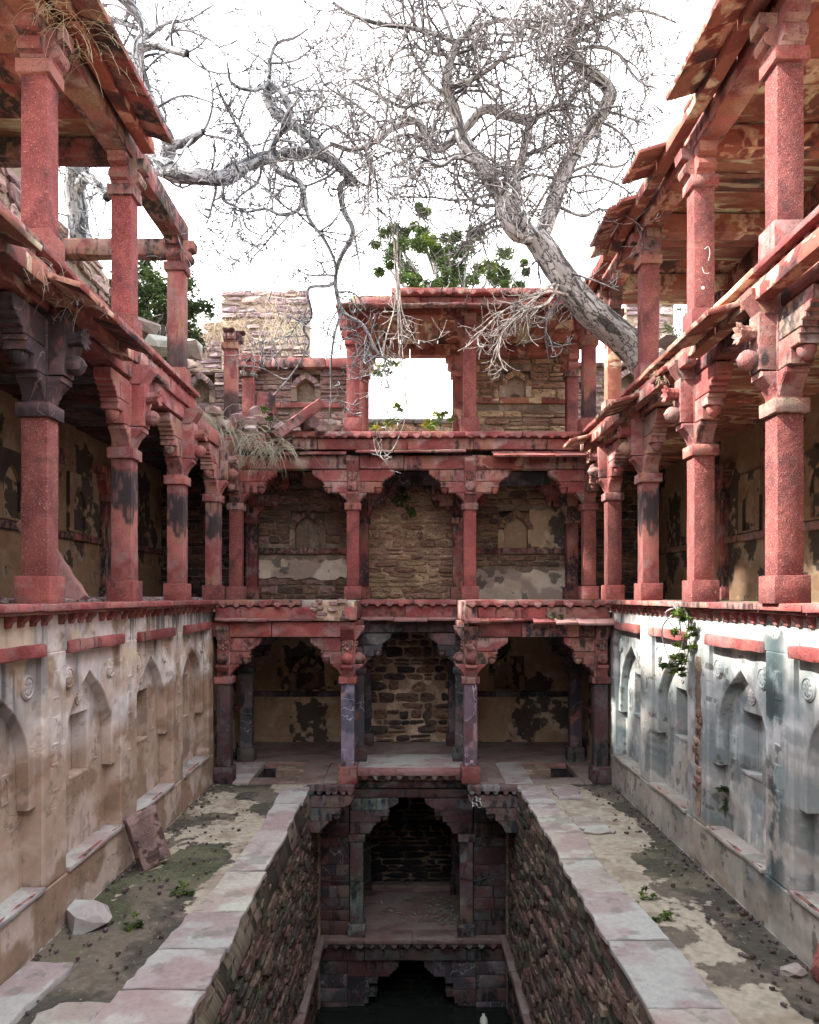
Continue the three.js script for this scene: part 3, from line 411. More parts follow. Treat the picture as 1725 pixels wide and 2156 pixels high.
// ---------------------------------------------------------------- plastered court walls (built facing +x; the right one is the same build turned over)
function plasterWall(s, X, niches, m, label, dA, dB) {
  const t = thing('plaster_wall', label, 'wall', [0, 0, 0]);
  const put = (name, gs, mm, parent = t) => { let g = join(gs); if (s > 0) g = mirrorX(g); g.translate(X, 0, 0); if (mm === m) { const p = g.attributes.position, uv = g.attributes.uv; for (let i = 0; i < p.count; i++) uv.setXY(i, -p.getZ(i) + (p.getX(i) - X) * .9, p.getY(i) + .0 + Math.abs(p.getX(i) - X) * .3); } return obj(name, g, mm, parent); };
  const turn = (g, x0) => { g.rotateY(PI / 2); g.translate(x0, 0, 0); return g; };  // outline (d, y), thickness towards the court
  put('wall_core', turn(plate(rect(dA, dB, -.4, 3.3), .3, { bevel: 0, z0: 0 }), -.9), m);
  const gaps = [dA, ...niches.flatMap(n => [n.a, n.b]), dB];
  put('plinth', turn(plate(rect(dA, dB, -.4, .55), .7, { bevel: .02, z0: 0 }), -.695), m);
  put('wall_head', turn(plate(rect(dA, dB, 2.93, 3.32), .56, { bevel: .008, z0: 0 }), -.6 + .03), m);
  for (let i = 0; i < gaps.length; i += 2) { const a = gaps[i], b = gaps[i + 1]; if (b - a < .1) continue; const pl = put('pilaster', turn(plate(rect(a, b, .545, 2.94), .6, { bevel: .022, z0: 0 }), -.6), m);
    const c = (a + b) / 2; if (b - a < .8) for (const y of [2.44, 1.96, 1.48]) { const w = .085; put('plaque', turn(plate(rect(c - w, c + w, y, y + .3), .016, { bevel: .005, z0: 0, holes: [[[c - .06, y + .03], [c + .06, y + .03], [c + .06, y + .2], [c + .035, y + .2], [c + .035, y + .235], [c, y + .275], [c - .035, y + .235], [c - .035, y + .2], [c - .06, y + .2]].reverse()] }), -.01), m, pl); } }
  for (const n of niches) {
    const c = n.c, hw = n.hw ?? .66;
    put('string_course', turn(wob(block(n.b - n.a - .04, .135, .12, { r: .02, n: .016, fq: 7, uv: true }), .004).translate((n.a + n.b) / 2, 2.895 + R(-.01, .01), 0), -.005), M.redBright);
    const ar = archPts(hw, 1.86, 2.64, 16, c).reverse();
    const pl = put('arch_panel', turn(plate([[n.a - .01, 1.39], [c - hw - .01, 1.39], ...ar, [c + hw + .01, 1.39], [n.b + .01, 1.39], [n.b + .01, 2.92], [n.a - .01, 2.92]], .14, { bevel: .01, z0: 0 }), -.215), m);
    for (const q of [-1, 1]) { const r = .125; put('medallion', turn(join([new THREE.CylinderGeometry(r, r * 1.03, .024, 22).rotateX(PI / 2).translate(0, 0, .008), new THREE.TorusGeometry(r * .84, .012, 6, 22).translate(0, 0, .02), ...rosetteGeo(r * .72).map(g => g.scale(1, 1, .45).translate(0, 0, .014))].map(g => boxUV(g))).translate(c + q * .6, 2.62, 0), -.075), m, pl); }
    put('medallion', turn(join([new THREE.CylinderGeometry(.1, .1, .02, 20).rotateX(PI / 2).translate(0, 0, .008), ...rosetteGeo(.085).map(g => g.scale(1, 1, .45).translate(0, 0, .012))].map(g => boxUV(g))).translate(c - .02, 2.34, 0), -.212), m, pl);
    const w = .25; put('niche_panel', turn(plate(rect(n.a - .01, n.b + .01, .52, 2.92), .2, { bevel: .01, z0: 0, holes: [rect(c - w, c + w, 1.42, 2.14).reverse()] }), -.41), m);
    const a2 = archPts(.135, 1.72, 1.96, 10, c); put('niche_arch', turn(plate(rect(c - w - .02, c + w + .02, 1.38, 2.18), .12, { bevel: .008, z0: 0, holes: [[[c + .135, 1.52], ...a2, [c - .135, 1.52]]] }), -.528), m);
    put('niche_sill', turn(block(.54, .05, .2, { n: .01, r: .015 }).translate(c, 1.385, 0), -.30), m);
    put('bay_sill', turn(wob(block(n.b - n.a - .02, .055, .3, { r: .012, n: .012, fq: 6 }), .004).translate((n.a + n.b) / 2, .54, 0), -.115), s < 0 ? M.slab : M.slabPale);
    put('sill_edge', turn(block(n.b - n.a - .1, .05, .05, { r: .012, n: .016, fq: 8 }).translate((n.a + n.b) / 2, .545, 0), .0), M.redWorn);
    // side plaques on the recessed panel
    for (const q of [-1, 1]) put('plaque', turn(plate(rect(c + q * .45 - .07, c + q * .45 + .07, 1.5, 1.8), .014, { bevel: .006, z0: 0, holes: [[[c + q * .45 - .045, 1.53], [c + q * .45 + .045, 1.53], [c + q * .45 + .045, 1.7], [c + q * .45, 1.76], [c + q * .45 - .045, 1.7]].reverse()] }), -.212), m);
  }
  return t;
}
const bays = cs => cs.map(c => ({ c, a: c - .78, b: c + .8 }));
plasterWall(-1, -3.67, bays([2.7, 4.8, 6.94, 9.05, 11.2, 13.32]), M.wallL, 'pinkish stained plaster court wall with arched niches on the left', -2, 14.5);
const wallR = plasterWall(1, 3.81, bays([2.45, 4.65, 6.85, 9.0, 11.3, 13.42]), M.wallR, 'blue grey weathered plaster court wall with arched niches on the right', -2, 14.5);
{ // the crack with bare bricks in the right wall
  const L = [], Rr = []; for (let i = 0; i <= 14; i++) { const y = .62 + i * .15, w = .035 + .06 * Math.abs(Math.sin(i * 1.3)) + R(0, .03); L.push([10.1 - w + R(-.02, .02), y]); Rr.push([10.1 + w + R(-.02, .02), y]); }
  obj('bare_core', mirrorX(plate([...L, ...Rr.reverse()], .02, { z0: 0, bevel: 0 }).rotateY(PI / 2).translate(-.012, 0, 0)).translate(3.81, 0, 0), M.mortar, wallR);
  for (let i = 0; i < 9; i++) obj('brick', block(R(.08, .2), R(.06, .1), .07, { n: .014, r: .014 }).rotateY(PI / 2 + R(-.2, .2)).translate(3.81 + R(-.01, .012), .95 + i * .125 + R(-.03, .03), -10.1 - R(-.07, .07)), pick([...RUB.pink, ...RUB.brown]), wallR);
}

// ---------------------------------------------------------------- cornice ledges with brackets (level-2 floor edge)
const F2 = 3.44, F3 = 6.94;
function sideLedge(s, X, m, m2, label) {
  const t = thing('cornice_ledge', label, 'cornice', [0, F2, 0]); let d = -1;
  while (d < 14.45) { const L = Math.min(R(.9, 1.6), 14.45 - d), b = obj('ledge_stone', block(.42, .075, L - .01, { r: .012, n: .009, fq: 5 }).translate(X + s * .16, -.075 + R(-.004, .004), -(d + L / 2)), m, t);
    obj('fascia', block(.3, .035, L - .014, { r: .008, n: .006 }).translate(X + s * .15, -.108, -(d + L / 2)), m2, b);
    for (let q = d + .1; q < d + L - .08; q += .235) obj('bracket_tooth', plate([[0, 0], [.12, 0], [.115, -.04], [.075, -.075], [.06, -.115], [0, -.115]], .085, { bevel: .008 }).rotateY(s < 0 ? 0 : PI).translate(X + s * .16, -.108, -q - .02), pick([m, m2]), b);
    d += L; }
}
sideLedge(-1, -3.55, M.redBright, M.red, 'red stone ledge with toothed brackets above the left plaster wall');
sideLedge(1, 3.69, M.redWorn, M.redBright, 'red stone ledge with toothed brackets above the right plaster wall');

// gallery floors, earth behind, back walls of the side galleries
function fillBox(name, label, cat, x0, x1, y0, y1, d0, d1, m) { const g = block(Math.abs(x1 - x0), y1 - y0, d1 - d0, { seg: 1.2, n: .004 }); g.translate((x0 + x1) / 2, y0, -(d0 + d1) / 2); const o = obj(name, g, m); return cat ? tag(o, label, cat) : tag(o, label, null, null, 'structure'); }
fillBox('gallery_floor', 'dusty floor of the left middle gallery', null, -6.3, -3.58, F2 - .1, F2 - .012, -2, 18.6, M.dirt);
fillBox('gallery_floor', 'dusty floor of the right middle gallery', null, 3.72, 6.4, F2 - .1, F2 - .012, -2, 18.6, M.dirt);
function galleryBack(s, X, label, m) {
  const t = thing('gallery_wall', label, 'wall', [X, F2, s < 0 ? 2 : -18.7], null, s < 0 ? PI / 2 : -PI / 2), L = 20.7, u = d => s < 0 ? d + 2 : 18.7 - d;
  core(t, 0, L, -.3, 3.1, 0, .4, m, [], 'plaster_face');
  const posts = s < 0 ? [7.92, 10.28, 12.63, 14.97, 5.56] : [7.74, 10.06, 12.38, 14.68, 5.42];
  for (const d of posts) { obj('pilaster', block(.28, 1.9, .12, { n: .006 }).translate(u(d), 0, .05), M.redSoot, t); obj('pilaster_cap', [block(.38, .14, .18).translate(u(d), 1.9, .06), plate([[-.16, 0], [.16, 0], [.3, .24], [-.3, .24]], .2).translate(u(d), 2.04, .08), plate([[-.3, 0], [.3, 0], [.3, .12], [.46, .14], [.46, .26], [-.46, .26], [-.46, .14], [-.3, .12]], .2).translate(u(d), 2.28, .08)], M.redSoot, t); obj('pilaster_base', block(.36, .24, .2).translate(u(d), 0, .05), M.redSoot, t); }
  obj('string_course', block(L - .1, .12, .1, { n: .01, seg: .5 }).translate(L / 2, 1.06, .03), M.redSoot, t);
  posts.forEach((d, i) => { const c = u(d + 1.18); obj('niche', [plate([[c - .42, 1.2], [c + .42, 1.2], [c + .42, 2.25], [c - .42, 2.25]], .06, { holes: [[[c + .24, 1.24], ...archPts(.24, 1.7, 2.05, 8, c), [c - .24, 1.24]]], z0: 0 })], m, t); });
}
galleryBack(-1, -5.95, 'ochre plaster back wall of the left middle gallery with engaged pillars', M.limeShade);  // plaster tone lowered to paint in the shade of the gallery
galleryBack(1, 6.05, 'stained back wall of the right middle gallery with engaged pillars, darkened to imitate shade', M.limeShade);

// ceilings of the middle galleries and the upper floors
function slabDeck(name, label, cat, x0, x1, y, d0, d1, m, { t = .16, w = [.45, .7], skip = () => false, tilt = .004 } = {}) {
  const o = thing(name, label, cat, [(x0 + x1) / 2, y, 0]); let d = d0; while (d < d1 - .05) { let W = Math.min(R(...w), d1 - d); if (!skip(d)) obj('roof_slab', block(Math.abs(x1 - x0), t + R(-.01, .01), W - .012, { r: .012, n: .014, fq: 3, seg: .5 }).rotateZ(R(-tilt, tilt)).translate(0, R(-.012, .012), -(d + W / 2)), pick(m), o); d += W; } return o;
}
slabDeck('ceiling', 'slab ceiling of the left middle gallery, darkened to imitate shade', 'ceiling', -6.3, -3.66, 6.52, -2, 18.6, [M.sootShade, M.dark]);  // stone tone deepened so that the ceiling looks shaded
slabDeck('ceiling', 'rust red slab ceiling of the right middle gallery', 'ceiling', 3.7, 6.4, 6.52, -2, 18.6, [M.layer, M.eave]);
fillBox('upper_floor', 'earth fill of the left upper gallery floor', null, -6.38, -3.75, 6.7, 6.9, -2, 18.6, M.dirt);
fillBox('upper_floor', 'earth fill of the right upper gallery floor', null, 3.8, 6.48, 6.7, 6.9, -2, 18.6, M.dirt);

// ---------------------------------------------------------------- beams of the side galleries
function sideBeam(s, X, y, h, w, ds, m, label, cat = 'beam') { const t = thing('stone_beam', label, cat, [X, y, 0]); for (let i = 0; i < ds.length - 1; i++) { const L = ds[i + 1] - ds[i]; obj('beam', block(w, h, L - .012, { r: .018, n: .01, fq: 3 }).translate(R(-.006, .006), R(-.006, .006), -(ds[i] + ds[i + 1]) / 2), pick(m), t); } return t; }
const dL = [5.56, 7.92, 10.28, 12.63, 14.97], dR = [5.42, 7.74, 10.06, 12.38, 14.68];
sideBeam(-1, -3.79, 6.38, .28, .3, [-1, 3.2, ...dL, 16.2], [M.redBright, M.redWorn, M.eave], 'long red beam on the left middle columns');
sideBeam(1, 3.84, 6.38, .28, .3, [-1, 3.1, ...dR, 16.2], [M.eave, M.redWorn, M.eave], 'long rust red beam on the right middle columns');
const upL = sideBeam(-1, -3.79, 9.3, .32, .32, [-1, 3.2, 5.56, 7.92, 10.28, 12.75], [M.redSoot, M.redWorn, M.eave], 'tapering red roof beam on the left upper columns');
sideBeam(1, 3.84, 9.3, .32, .32, [-1, 3.1, ...dR, 16.3], [M.eave, M.eave, M.redWorn], 'rust red roof beam on the right upper columns');
// outer moulding that carries the eaves
sideBeam(-1, -3.5, 6.44, .17, .17, [-1, 3, 5.4, 7.9, 9.6], [M.eave, M.buff], 'moulded stone under the left middle eave', 'moulding');
sideBeam(1, 3.52, 6.44, .17, .17, [-1, 3, 5.4, 7.8, 9.5], [M.eave, M.eave], 'moulded stone under the near right middle eave', 'moulding');
sideBeam(1, 3.56, 6.44, .17, .15, [9.7, 11.3, 13.1, 15.6], [M.eave, M.redWorn], 'moulded stone under the far right middle eave', 'moulding');
sideBeam(-1, -3.48, 9.42, .18, .17, [-1, 3, 5.4, 7.9, 10.3], [M.eave, M.layer], 'moulded stone under the left roof eave', 'moulding');
sideBeam(1, 3.52, 9.42, .18, .17, [-1, 3, 5.4, 7.9, 10.3, 12, 13.6, 15.4], [M.eave, M.layer], 'moulded stone under the right roof eave', 'moulding');

// ---------------------------------------------------------------- eaves (chhajja slabs)
function sideEave(s, xi, yi, xo, yo, runs, m, label, group) { const t = thing('stone_eave', label, 'eave', [0, 0, 0]); const L = Math.hypot(xo - xi, yo - yi), a = Math.atan2(yo - yi, (xo - xi) * -s);
  for (const [d0, d1, cut = 0] of runs) { const g = block(L - cut, .055, d1 - d0 - .012, { r: .01, n: .01, fq: 4, swap: true }); g.translate((L - cut) / 2, 0, 0); g.rotateZ(a); if (s > 0) g.rotateY(PI); g.rotateX(R(-.008, .008)); g.translate(xi, yi + R(-.006, .006), -(d0 + d1) / 2); obj('eave_slab', g, pick(m), t); } return t; }
const steps = (a, b, w) => { const r = []; let d = a; while (d < b - .1) { const e = Math.min(b, d + R(w * .8, w * 1.2)); r.push([d, e]); d = e; } return r; };
sideEave(1, 3.72, 9.6, 3.08, 9.41, steps(-.5, 9.2, .55), [M.eave], 'large unbroken run of red eave slabs at top right');
sideEave(1, 3.72, 9.6, 3.08, 9.41, [...steps(9.25, 9.6, .3).map(r => [...r, .36]), [10.24, 10.65], [10.65, 11.05]], [M.eave], 'short surviving piece of the right roof eave past the first gap');
sideEave(1, 3.72, 9.6, 3.08, 9.41, [[11.6, 11.76, .12], [11.76, 12.4], [12.4, 13.05], [13.05, 13.55, .12], [14.6, 15.4, .3]], [M.eave], 'farthest pieces of the right roof eave near the facade');
sideEave(-1, -3.72, 9.6, -3.08, 9.41, steps(-.5, 10.04, .62), [M.sootShade, M.redSoot], 'dark underside of the left roof eave slabs');
sideEave(-1, -3.7, 6.6, -3.1, 6.42, [[7.25, 8.3], [8.3, 9.35]], [M.redSoot, M.eave], 'long dark eave slab above the second left middle column');
sideEave(-1, -3.7, 6.6, -3.14, 6.46, [[4.9, 5.7, .1], [5.7, 6.6], [10.4, 11.1, .35]], [M.redSoot, M.eave], 'broken eave lip above the nearest left middle column');
sideEave(1, 3.74, 6.6, 3.1, 6.42, [[7.95, 8.6], [8.6, 9.2]], [M.eave], 'red eave piece above the second right middle column');
sideEave(1, 3.74, 6.6, 3.2, 6.45, [[10.2, 10.55, .18], [10.55, 10.95, .25]], [M.eave], 'small eave piece with grass above the third right middle column');
sideEave(1, 3.74, 6.6, 3.1, 6.42, [[11.6, 12.15], [12.15, 12.75]], [M.eave], 'red eave piece near the far right middle columns');
sideEave(1, 3.74, 6.6, 3.08, 6.44, [[14.6, 15.3]], [M.eave], 'little red eave slab in the right corner of the court');

// ---------------------------------------------------------------- parapet course and upper ledge over the middle galleries
function sideParapet(s, X, label, gaps, m) { const t = thing('parapet_course', label, 'parapet', [0, 6.6, 0]); let d = -1; while (d < 16.1) { const L = Math.min(R(.8, 1.5), 16.1 - d), mid = d + L / 2; if (!gaps(mid)) {
    obj('parapet_block', block(.22, .2, L - .01, { r: .014, n: .012 }).translate(X + s * .1, .01, -mid), pick(m), t);
    const b = obj('ledge_stone', block(.34, .07, L - .01, { r: .012, n: .012 }).translate(X + s * .1, .27, -mid), pick(m), t); for (let q = d + .1; q < d + L - .06; q += .22) obj('bracket_tooth', block(.07, .055, .1, { r: .006, n: .003 }).translate(X + s * .055, .212, -q), pick(m), b); } d += L; } return t; }
sideParapet(-1, -3.6, 'red parapet course along the left upper gallery', d => d > 13.3 && d < 15, [M.redBright, M.redWorn, M.redWorn]);
sideParapet(1, 3.66, 'sunlit parapet course along the right upper gallery', () => false, [M.buff, M.redWorn, M.redBright]);

// ---------------------------------------------------------------- roofs of the upper galleries
slabDeck('roof', 'broken roof slabs over the left upper gallery', 'roof', -6.0, -3.7, 9.64, -1, 10.5, [M.layer, M.redSoot]);
slabDeck('roof', 'long flaking roof slabs over the right upper gallery', 'roof', 3.72, 6.5, 9.64, -1, 16.2, [M.layer, M.buff, M.layer, M.eave]);
fillBox('roof_fill', 'rubble and earth on top of the right roof', 'roof fill', 3.8, 6.5, 9.82, 10.02, -1, 16.2, M.dirt);
sideBeam(1, 6.2, 9.28, .34, .3, [-1, 3.1, ...dR, 16.3], [M.redSoot, M.eave], 'back beam under the right roof slabs');
sideBeam(-1, -5.85, 9.28, .34, .3, [-1, 3.2, 5.56, 7.92, 10.4], [M.redSoot, M.layer], 'back beam under the left roof slabs');
for (const [i, d] of dR.entries()) { const b = obj('cross_beam', block(2.1, .3, .3, { n: .012, r: .02 }).translate(5.05, 9.3, -d), pick([M.redSoot, M.eave])); tag(b, ['', 'cross beam over the nearest right upper column', 'cross beam over the second right upper column', 'cross beam over the third right upper column', 'cross beam over the farthest right upper column'][i] || 'cross beam at the right picture edge', 'beam'); }
for (const [d, l] of [[7.92, 'dark cross beam behind the nearest left upper column'], [10.28, 'dark cross beam behind the second left upper column'], [12.63, 'weathered grey beam running out from the free standing left upper column']]) tag(obj('cross_beam', block(2.2, .28, .26, { n: .016, r: .03 }).translate(-4.95, d > 12 ? 9.06 : 9.3, -d), M.redSoot), l, 'beam');
for (const d of [7.74, 10.06, 12.38, 14.68]) { const c = column(`back pillar of the right upper gallery ${{ 7.74: 'nearest the camera', 10.06: 'behind the second column', 12.38: 'behind the third column', 14.68: 'nearest the facade' }[d]}`, 6.2, -d, F3, { ab: [8.8, 8.94], top: 9.29, style: 'plain', out: [PI], m: M.redSoot }); }
for (const d of [7.92, 10.28]) column(`back pillar of the left upper gallery ${d < 8 ? 'behind the nearest column' : 'behind the second column'}`, -5.85, -d, F3, { ab: [8.8, 8.94], top: 9.29, style: 'plain', out: [0], m: M.redSoot });

// ---------------------------------------------------------------- side columns
const A2 = [5.33, 5.47];
[[7.92, M.redWorn, null, 'nearest left middle column, black bracket stack and speckled red shaft', { capM: M.blackCap, armM: M.blackCap, pedM: M.red }],
 [10.28, M.red, M.shaftTop, 'second left middle column, upper shaft blackened on its front', {}],
 [12.63, M.red, M.shaftTop, 'third left middle column with a long black stain on the right edge', {}],
 [14.97, M.red, M.shaftTop, 'fourth left middle column, next to the corner column', { armM: M.redWorn }]].forEach(([d, m, sh, l, o], i) => column(l, -3.79, -d, F2, { ab: A2, m, shaft: sh, out: [0], ...(i === 0 ? { m: M.red } : {}), ...o }));
[[7.74, 'nearest right middle column, sunlit on its court side', M.red, null, { armM: M.redWorn }], [10.06, 'second right middle column, black patch under its bracket', M.red, null, { capM: M.redWorn }], [12.38, 'third right middle column with darkened upper shaft', M.red, M.shaftTop, {}], [14.68, 'fourth right middle column, paler shaft near the corner', M.redWorn, null, {}]]
  .forEach(([d, l, m, sh, o], i) => column(l, 3.78 + i * .04, -d, F2, { ab: A2, m: m, shaft: sh, out: [PI], ...o }));
const A3 = [8.8, 8.94];
[[7.92, 'nearest left upper column, tall pink red shaft'], [10.28, 'second left upper column under the eave end'], [12.63, 'free standing left upper column carrying the beam tip']].forEach(([d, l], i) => column(l, -3.79, -d, F3, { ab: A3, top: 9.3, style: 'plain', m: M.redBright, capM: i === 2 ? M.redSoot : M.redWorn, out: [0], shaft: i === 2 ? M.shaftLow : null }));
[[7.74, 'nearest right upper column with bright sunlit side', M.red], [10.06, 'second right upper column with a faint chalk mark and white dot', M.red], [12.38, 'third right upper column that the leaning trunk passes behind', M.red], [14.68, 'fourth right upper column of pale buff stone', M.buff]].forEach(([d, l, m], i) => { const c = column(l, 3.78 + i * .04, -d, F3, { ab: A3, top: 9.3, style: 'plain', m, pedM: M.red, capM: M.redWorn, out: [PI] });
  if (i === 1) { const w = new THREE.MeshStandardMaterial({ color: lin(.7, .68, .66), roughness: .9 }); obj('chalk_dot', new THREE.CylinderGeometry(.022, .022, .004, 14).rotateX(PI / 2).translate(-.02, .55, .137), w, c);
    const pts = [[.0, 1.05], [.05, 1.08], [.07, 1.0], [.05, .9]], pt2 = [[-.03, .82], [.0, .74], [.06, .74]]; for (const q of [pts, pt2]) obj('chalk_mark', tubeGeo(q.map(([x, y]) => V3(x, y, .134)), .004, .004, { sides: 5, per: 4 }), w, c); } });

// ---------------------------------------------------------------- facade at the far end, storey 1 (pavilion fronts at d 14.4, rows behind at 16.4 and 18.1)
{ const holeL = [-3.0, -2.12, 14.85, 16.15], holeR = [2.35, 3.3, 14.85, 16.15];
  const fl = thing('pavilion_floor', 'stone slab floor of the lowest gallery with two stair openings', 'floor', [0, 0, 0]);
  const sl = (x0, x1, d0, d1, m = pick([M.slab, M.slabDark, M.slab]), t = .12) => obj('floor_slab', block(x1 - x0 - .008, t, d1 - d0 - .008, { r: .01, n: .006 }).translate((x0 + x1) / 2, -t + .014 + R(-.004, .004), -(d0 + d1) / 2), m, fl);
  sl(-3.9, holeL[0], 14.42, 16.2); sl(holeL[0], holeL[1], 14.42, 14.85); sl(holeL[1], -1.62, 14.42, 16.2); sl(-1.62, -1.32, 14.42, 16.2); sl(-1.32, -1.06, 14.4, 16.2); sl(-3.9, -1.06, 16.2, 18.5, M.slabDark);
  sl(-1.05, 1.2, 15.75, 17.0, M.slab); sl(-1.05, 1.2, 17.0, 18.5, M.slabDark); sl(1.2, 1.5, 14.42, 16.2); sl(1.5, 1.82, 14.42, 16.2); sl(1.82, holeR[0], 14.42, 16.2); sl(holeR[0], holeR[1], 14.42, 14.85); sl(holeR[1], 4.1, 14.42, 16.2, M.slabDark); sl(1.2, 4.1, 16.2, 18.5, M.slabDark);
  for (const h of [holeL, holeR]) { for (const [x0, x1, d0, d1] of [[h[0] - .12, h[0], h[2] - .2, h[3] + .3], [h[1], h[1] + .12, h[2] - .21, h[3] + .31], [h[0] - .1, h[1] + .1, h[3] + .0, h[3] + .2], [h[0] - .1, h[1] + .1, h[2] - .15, h[2] - .0]]) obj('stair_wall', block(x1 - x0, 2.4, d1 - d0, { n: .012 }).translate((x0 + x1) / 2, -2.5, -(d0 + d1) / 2), M.pit, fl); obj('stair_bottom', block(1.4, .1, 1.9).translate((h[0] + h[1]) / 2, -2.6, -(h[2] + h[3]) / 2), M.pit, fl); obj('hole_curb', block(h[1] - h[0], .1, .1, { n: .01 }).translate((h[0] + h[1]) / 2, -.11, -h[3] - .04), M.slabRed, fl); }  // stair shafts coloured near black to stand in for deep shade
  // edges over the channel
  for (const [a, b] of [[-1.9, -1.56], [-1.56, -1.3], [-1.3, -1.0], [1.1, 1.36], [1.36, 1.7], [1.7, 2.06]]) { const e = obj('edge_stone', block(b - a - .008, .1, .3, { r: .01, n: .006 }).translate((a + b) / 2, -.2 + .09, -14.4), M.wellRed, fl); for (const q of [.3, .75]) obj('leaf_drop', plate([[-.05, 0], [.05, 0], [.05, -.035], [0, -.075], [-.05, -.035]], .05, { bevel: .006 }).translate(a + (b - a) * q, -.11, -14.27), M.wellRed, e); }
  const ce = obj('edge_stone', block(2.2, .12, .34, { r: .01, n: .006 }).translate(.07, -.12, -15.7), M.slabRed, fl); for (let x = -.88; x < 1.1; x += .235) obj('leaf_drop', plate([[-.06, 0], [.06, 0], [.06, -.03], [0, -.085], [-.06, -.03]], .05, { bevel: .006 }).translate(x, -.13, -15.545), M.wellRed, ce);
  for (const s of [-1, 1]) { const x = s < 0 ? -1.86 : 2.05, q = s < 0 ? 1 : -1; const b = thing('corner_bracket', s < 0 ? 'stepped red bracket under the left pavilion corner above the channel' : 'stepped bracket with white splash under the right pavilion corner', 'bracket', [x, -.9, -14.46]);
    const L = s < 0 ? [[0, .22, .38], [.225, .47, .6], [.475, .7, .84]] : [[0, .22, .38], [.225, .47, .6], [.475, .7, .94]]; L.forEach(([a, c, l], i) => { const g = i === 1 ? join(stepArm(c - a, l, .3)) : i === 2 ? plate([[0, 0], [l - .2, 0], [l - .08, .05], [l - .02, .13], [l, c - a], [0, c - a]], .32, { bevel: .01 }) : taper(c - a, l - .14, l - .02, .3); const m = obj('bracket_tier', (s < 0 ? g : spin(g, PI)).translate(0, a, 0), M.wellRed, b); if (i === 1) obj('bulb', bulbGeo(.07).translate(q * (l - .09), a + .06, 0), M.wellRed, m); });
    if (s > 0) { const gs = []; for (let i = 0; i < 26; i++) { const g = new THREE.CylinderGeometry(1, 1, .004, 9); const r = R(.008, .045); g.scale(r, 1, r * R(.7, 1.2)); g.rotateX(PI / 2); g.translate(-.78 + R(-1, 1) * .075, .58 + R(-1, 1) * .075, .163); gs.push(flat(g)); } obj('white_splash', gs, new THREE.MeshStandardMaterial({ color: lin(.75, .74, .74), roughness: .8 }), b); } }
}
const C1 = { ab: [1.87, 2.0], top: 2.74, flower: 'rosette', pedH: .31, ped: .35, w: .25, arms: [.5, .7] };
column('front column of the lowest gallery left of the channel, blue black shaft with pink top', -1.14, -14.56, 0, { ...C1, m: M.blue, pedM: M.redSoot, capM: M.redWorn, armM: M.redWorn, along: [PI, PI / 2], out: [-PI / 2, 0] });
column('front column of the lowest gallery right of the channel, purple grey rough shaft', 1.17, -14.56, 0, { ...C1, m: M.purple, pedM: M.redSoot, capM: M.redWorn, armM: M.redWorn, along: [0, PI / 2], out: [-PI / 2, PI] });
column('left corner column of the lowest gallery against the plaster wall', -3.47, -14.56, 0, { ...C1, m: M.darkRed, capM: M.redWorn, armM: M.redWorn, along: [0, PI / 2], out: [-PI / 2] });
column('right corner column of the lowest gallery against the plaster wall', 3.62, -14.56, 0, { ...C1, m: M.darkRed, capM: M.redSoot, armM: M.redWorn, along: [PI, PI / 2], out: [-PI / 2] });
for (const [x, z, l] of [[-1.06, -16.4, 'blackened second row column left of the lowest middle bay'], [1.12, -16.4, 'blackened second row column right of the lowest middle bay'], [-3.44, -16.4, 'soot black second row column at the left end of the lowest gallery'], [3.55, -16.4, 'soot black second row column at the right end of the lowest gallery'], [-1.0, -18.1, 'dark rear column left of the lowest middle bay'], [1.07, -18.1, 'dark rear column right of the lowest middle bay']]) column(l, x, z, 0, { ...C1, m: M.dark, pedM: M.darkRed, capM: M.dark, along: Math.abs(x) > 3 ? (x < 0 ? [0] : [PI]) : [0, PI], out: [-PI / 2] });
// beams, eave remnants, parapets and ledge of storey 1
function frontBeam(label, x0, x1, y, h, d, z, ms, name = 'stone_beam', cat = 'beam', w = [.9, 1.5]) { const t = thing(name, label, cat, [(x0 + x1) / 2, y, z]); let x = x0; while (x < x1 - .05) { let L = Math.min(R(...w), x1 - x); if (x1 - x - L < .25) L = x1 - x; obj(cat === 'beam' ? 'beam' : 'stone', block(L - .01, h, d, { r: .014, n: .01, fq: 4 }).translate(x + L / 2 - (x0 + x1) / 2, R(-.005, .005), R(-.006, .006)), pick(ms), t); x += L; } return t; }
function frontLedge(label, x0, x1, y, z, ms) { const t = thing('cornice_ledge', label, 'cornice', [(x0 + x1) / 2, y, z]), c = (x0 + x1) / 2; let x = x0; while (x < x1 - .05) { let L = Math.min(R(.8, 1.3), x1 - x); if (x1 - x - L < .3) L = x1 - x; const b = obj('ledge_stone', block(L - .01, .1, .34, { r: .014, n: .01 }).translate(x + L / 2 - c, -.1, 0), pick(ms), t); for (let q = x + .12; q < x + L - .06; q += .245) obj('leaf_drop', plate([[-.07, .0], [.07, 0], [.07, -.04], [.035, -.075], [0, -.09], [-.035, -.075], [-.07, -.04]], .05, { bevel: .008 }).translate(q - c, -.055, .165), pick(ms), b); x += L; } return t; }
frontBeam('red beam over the left half of the lowest gallery', -3.85, -1.0, 2.745, .28, .3, -14.56, [M.redWorn, M.redBright]);
frontBeam('red beam over the right half of the lowest gallery', 1.04, 3.95, 2.745, .28, .3, -14.56, [M.redWorn, M.redSoot]);
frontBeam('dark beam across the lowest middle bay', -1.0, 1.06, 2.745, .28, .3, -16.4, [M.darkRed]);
for (const s of [-1, 1]) tag(obj('stone_beam', block(.28, .28, 1.6, { n: .01 }).translate(s < 0 ? -1.07 : 1.11, 2.745, -15.5), M.redWorn), s < 0 ? 'short return beam left of the lowest middle bay' : 'short return beam right of the lowest middle bay', 'beam');
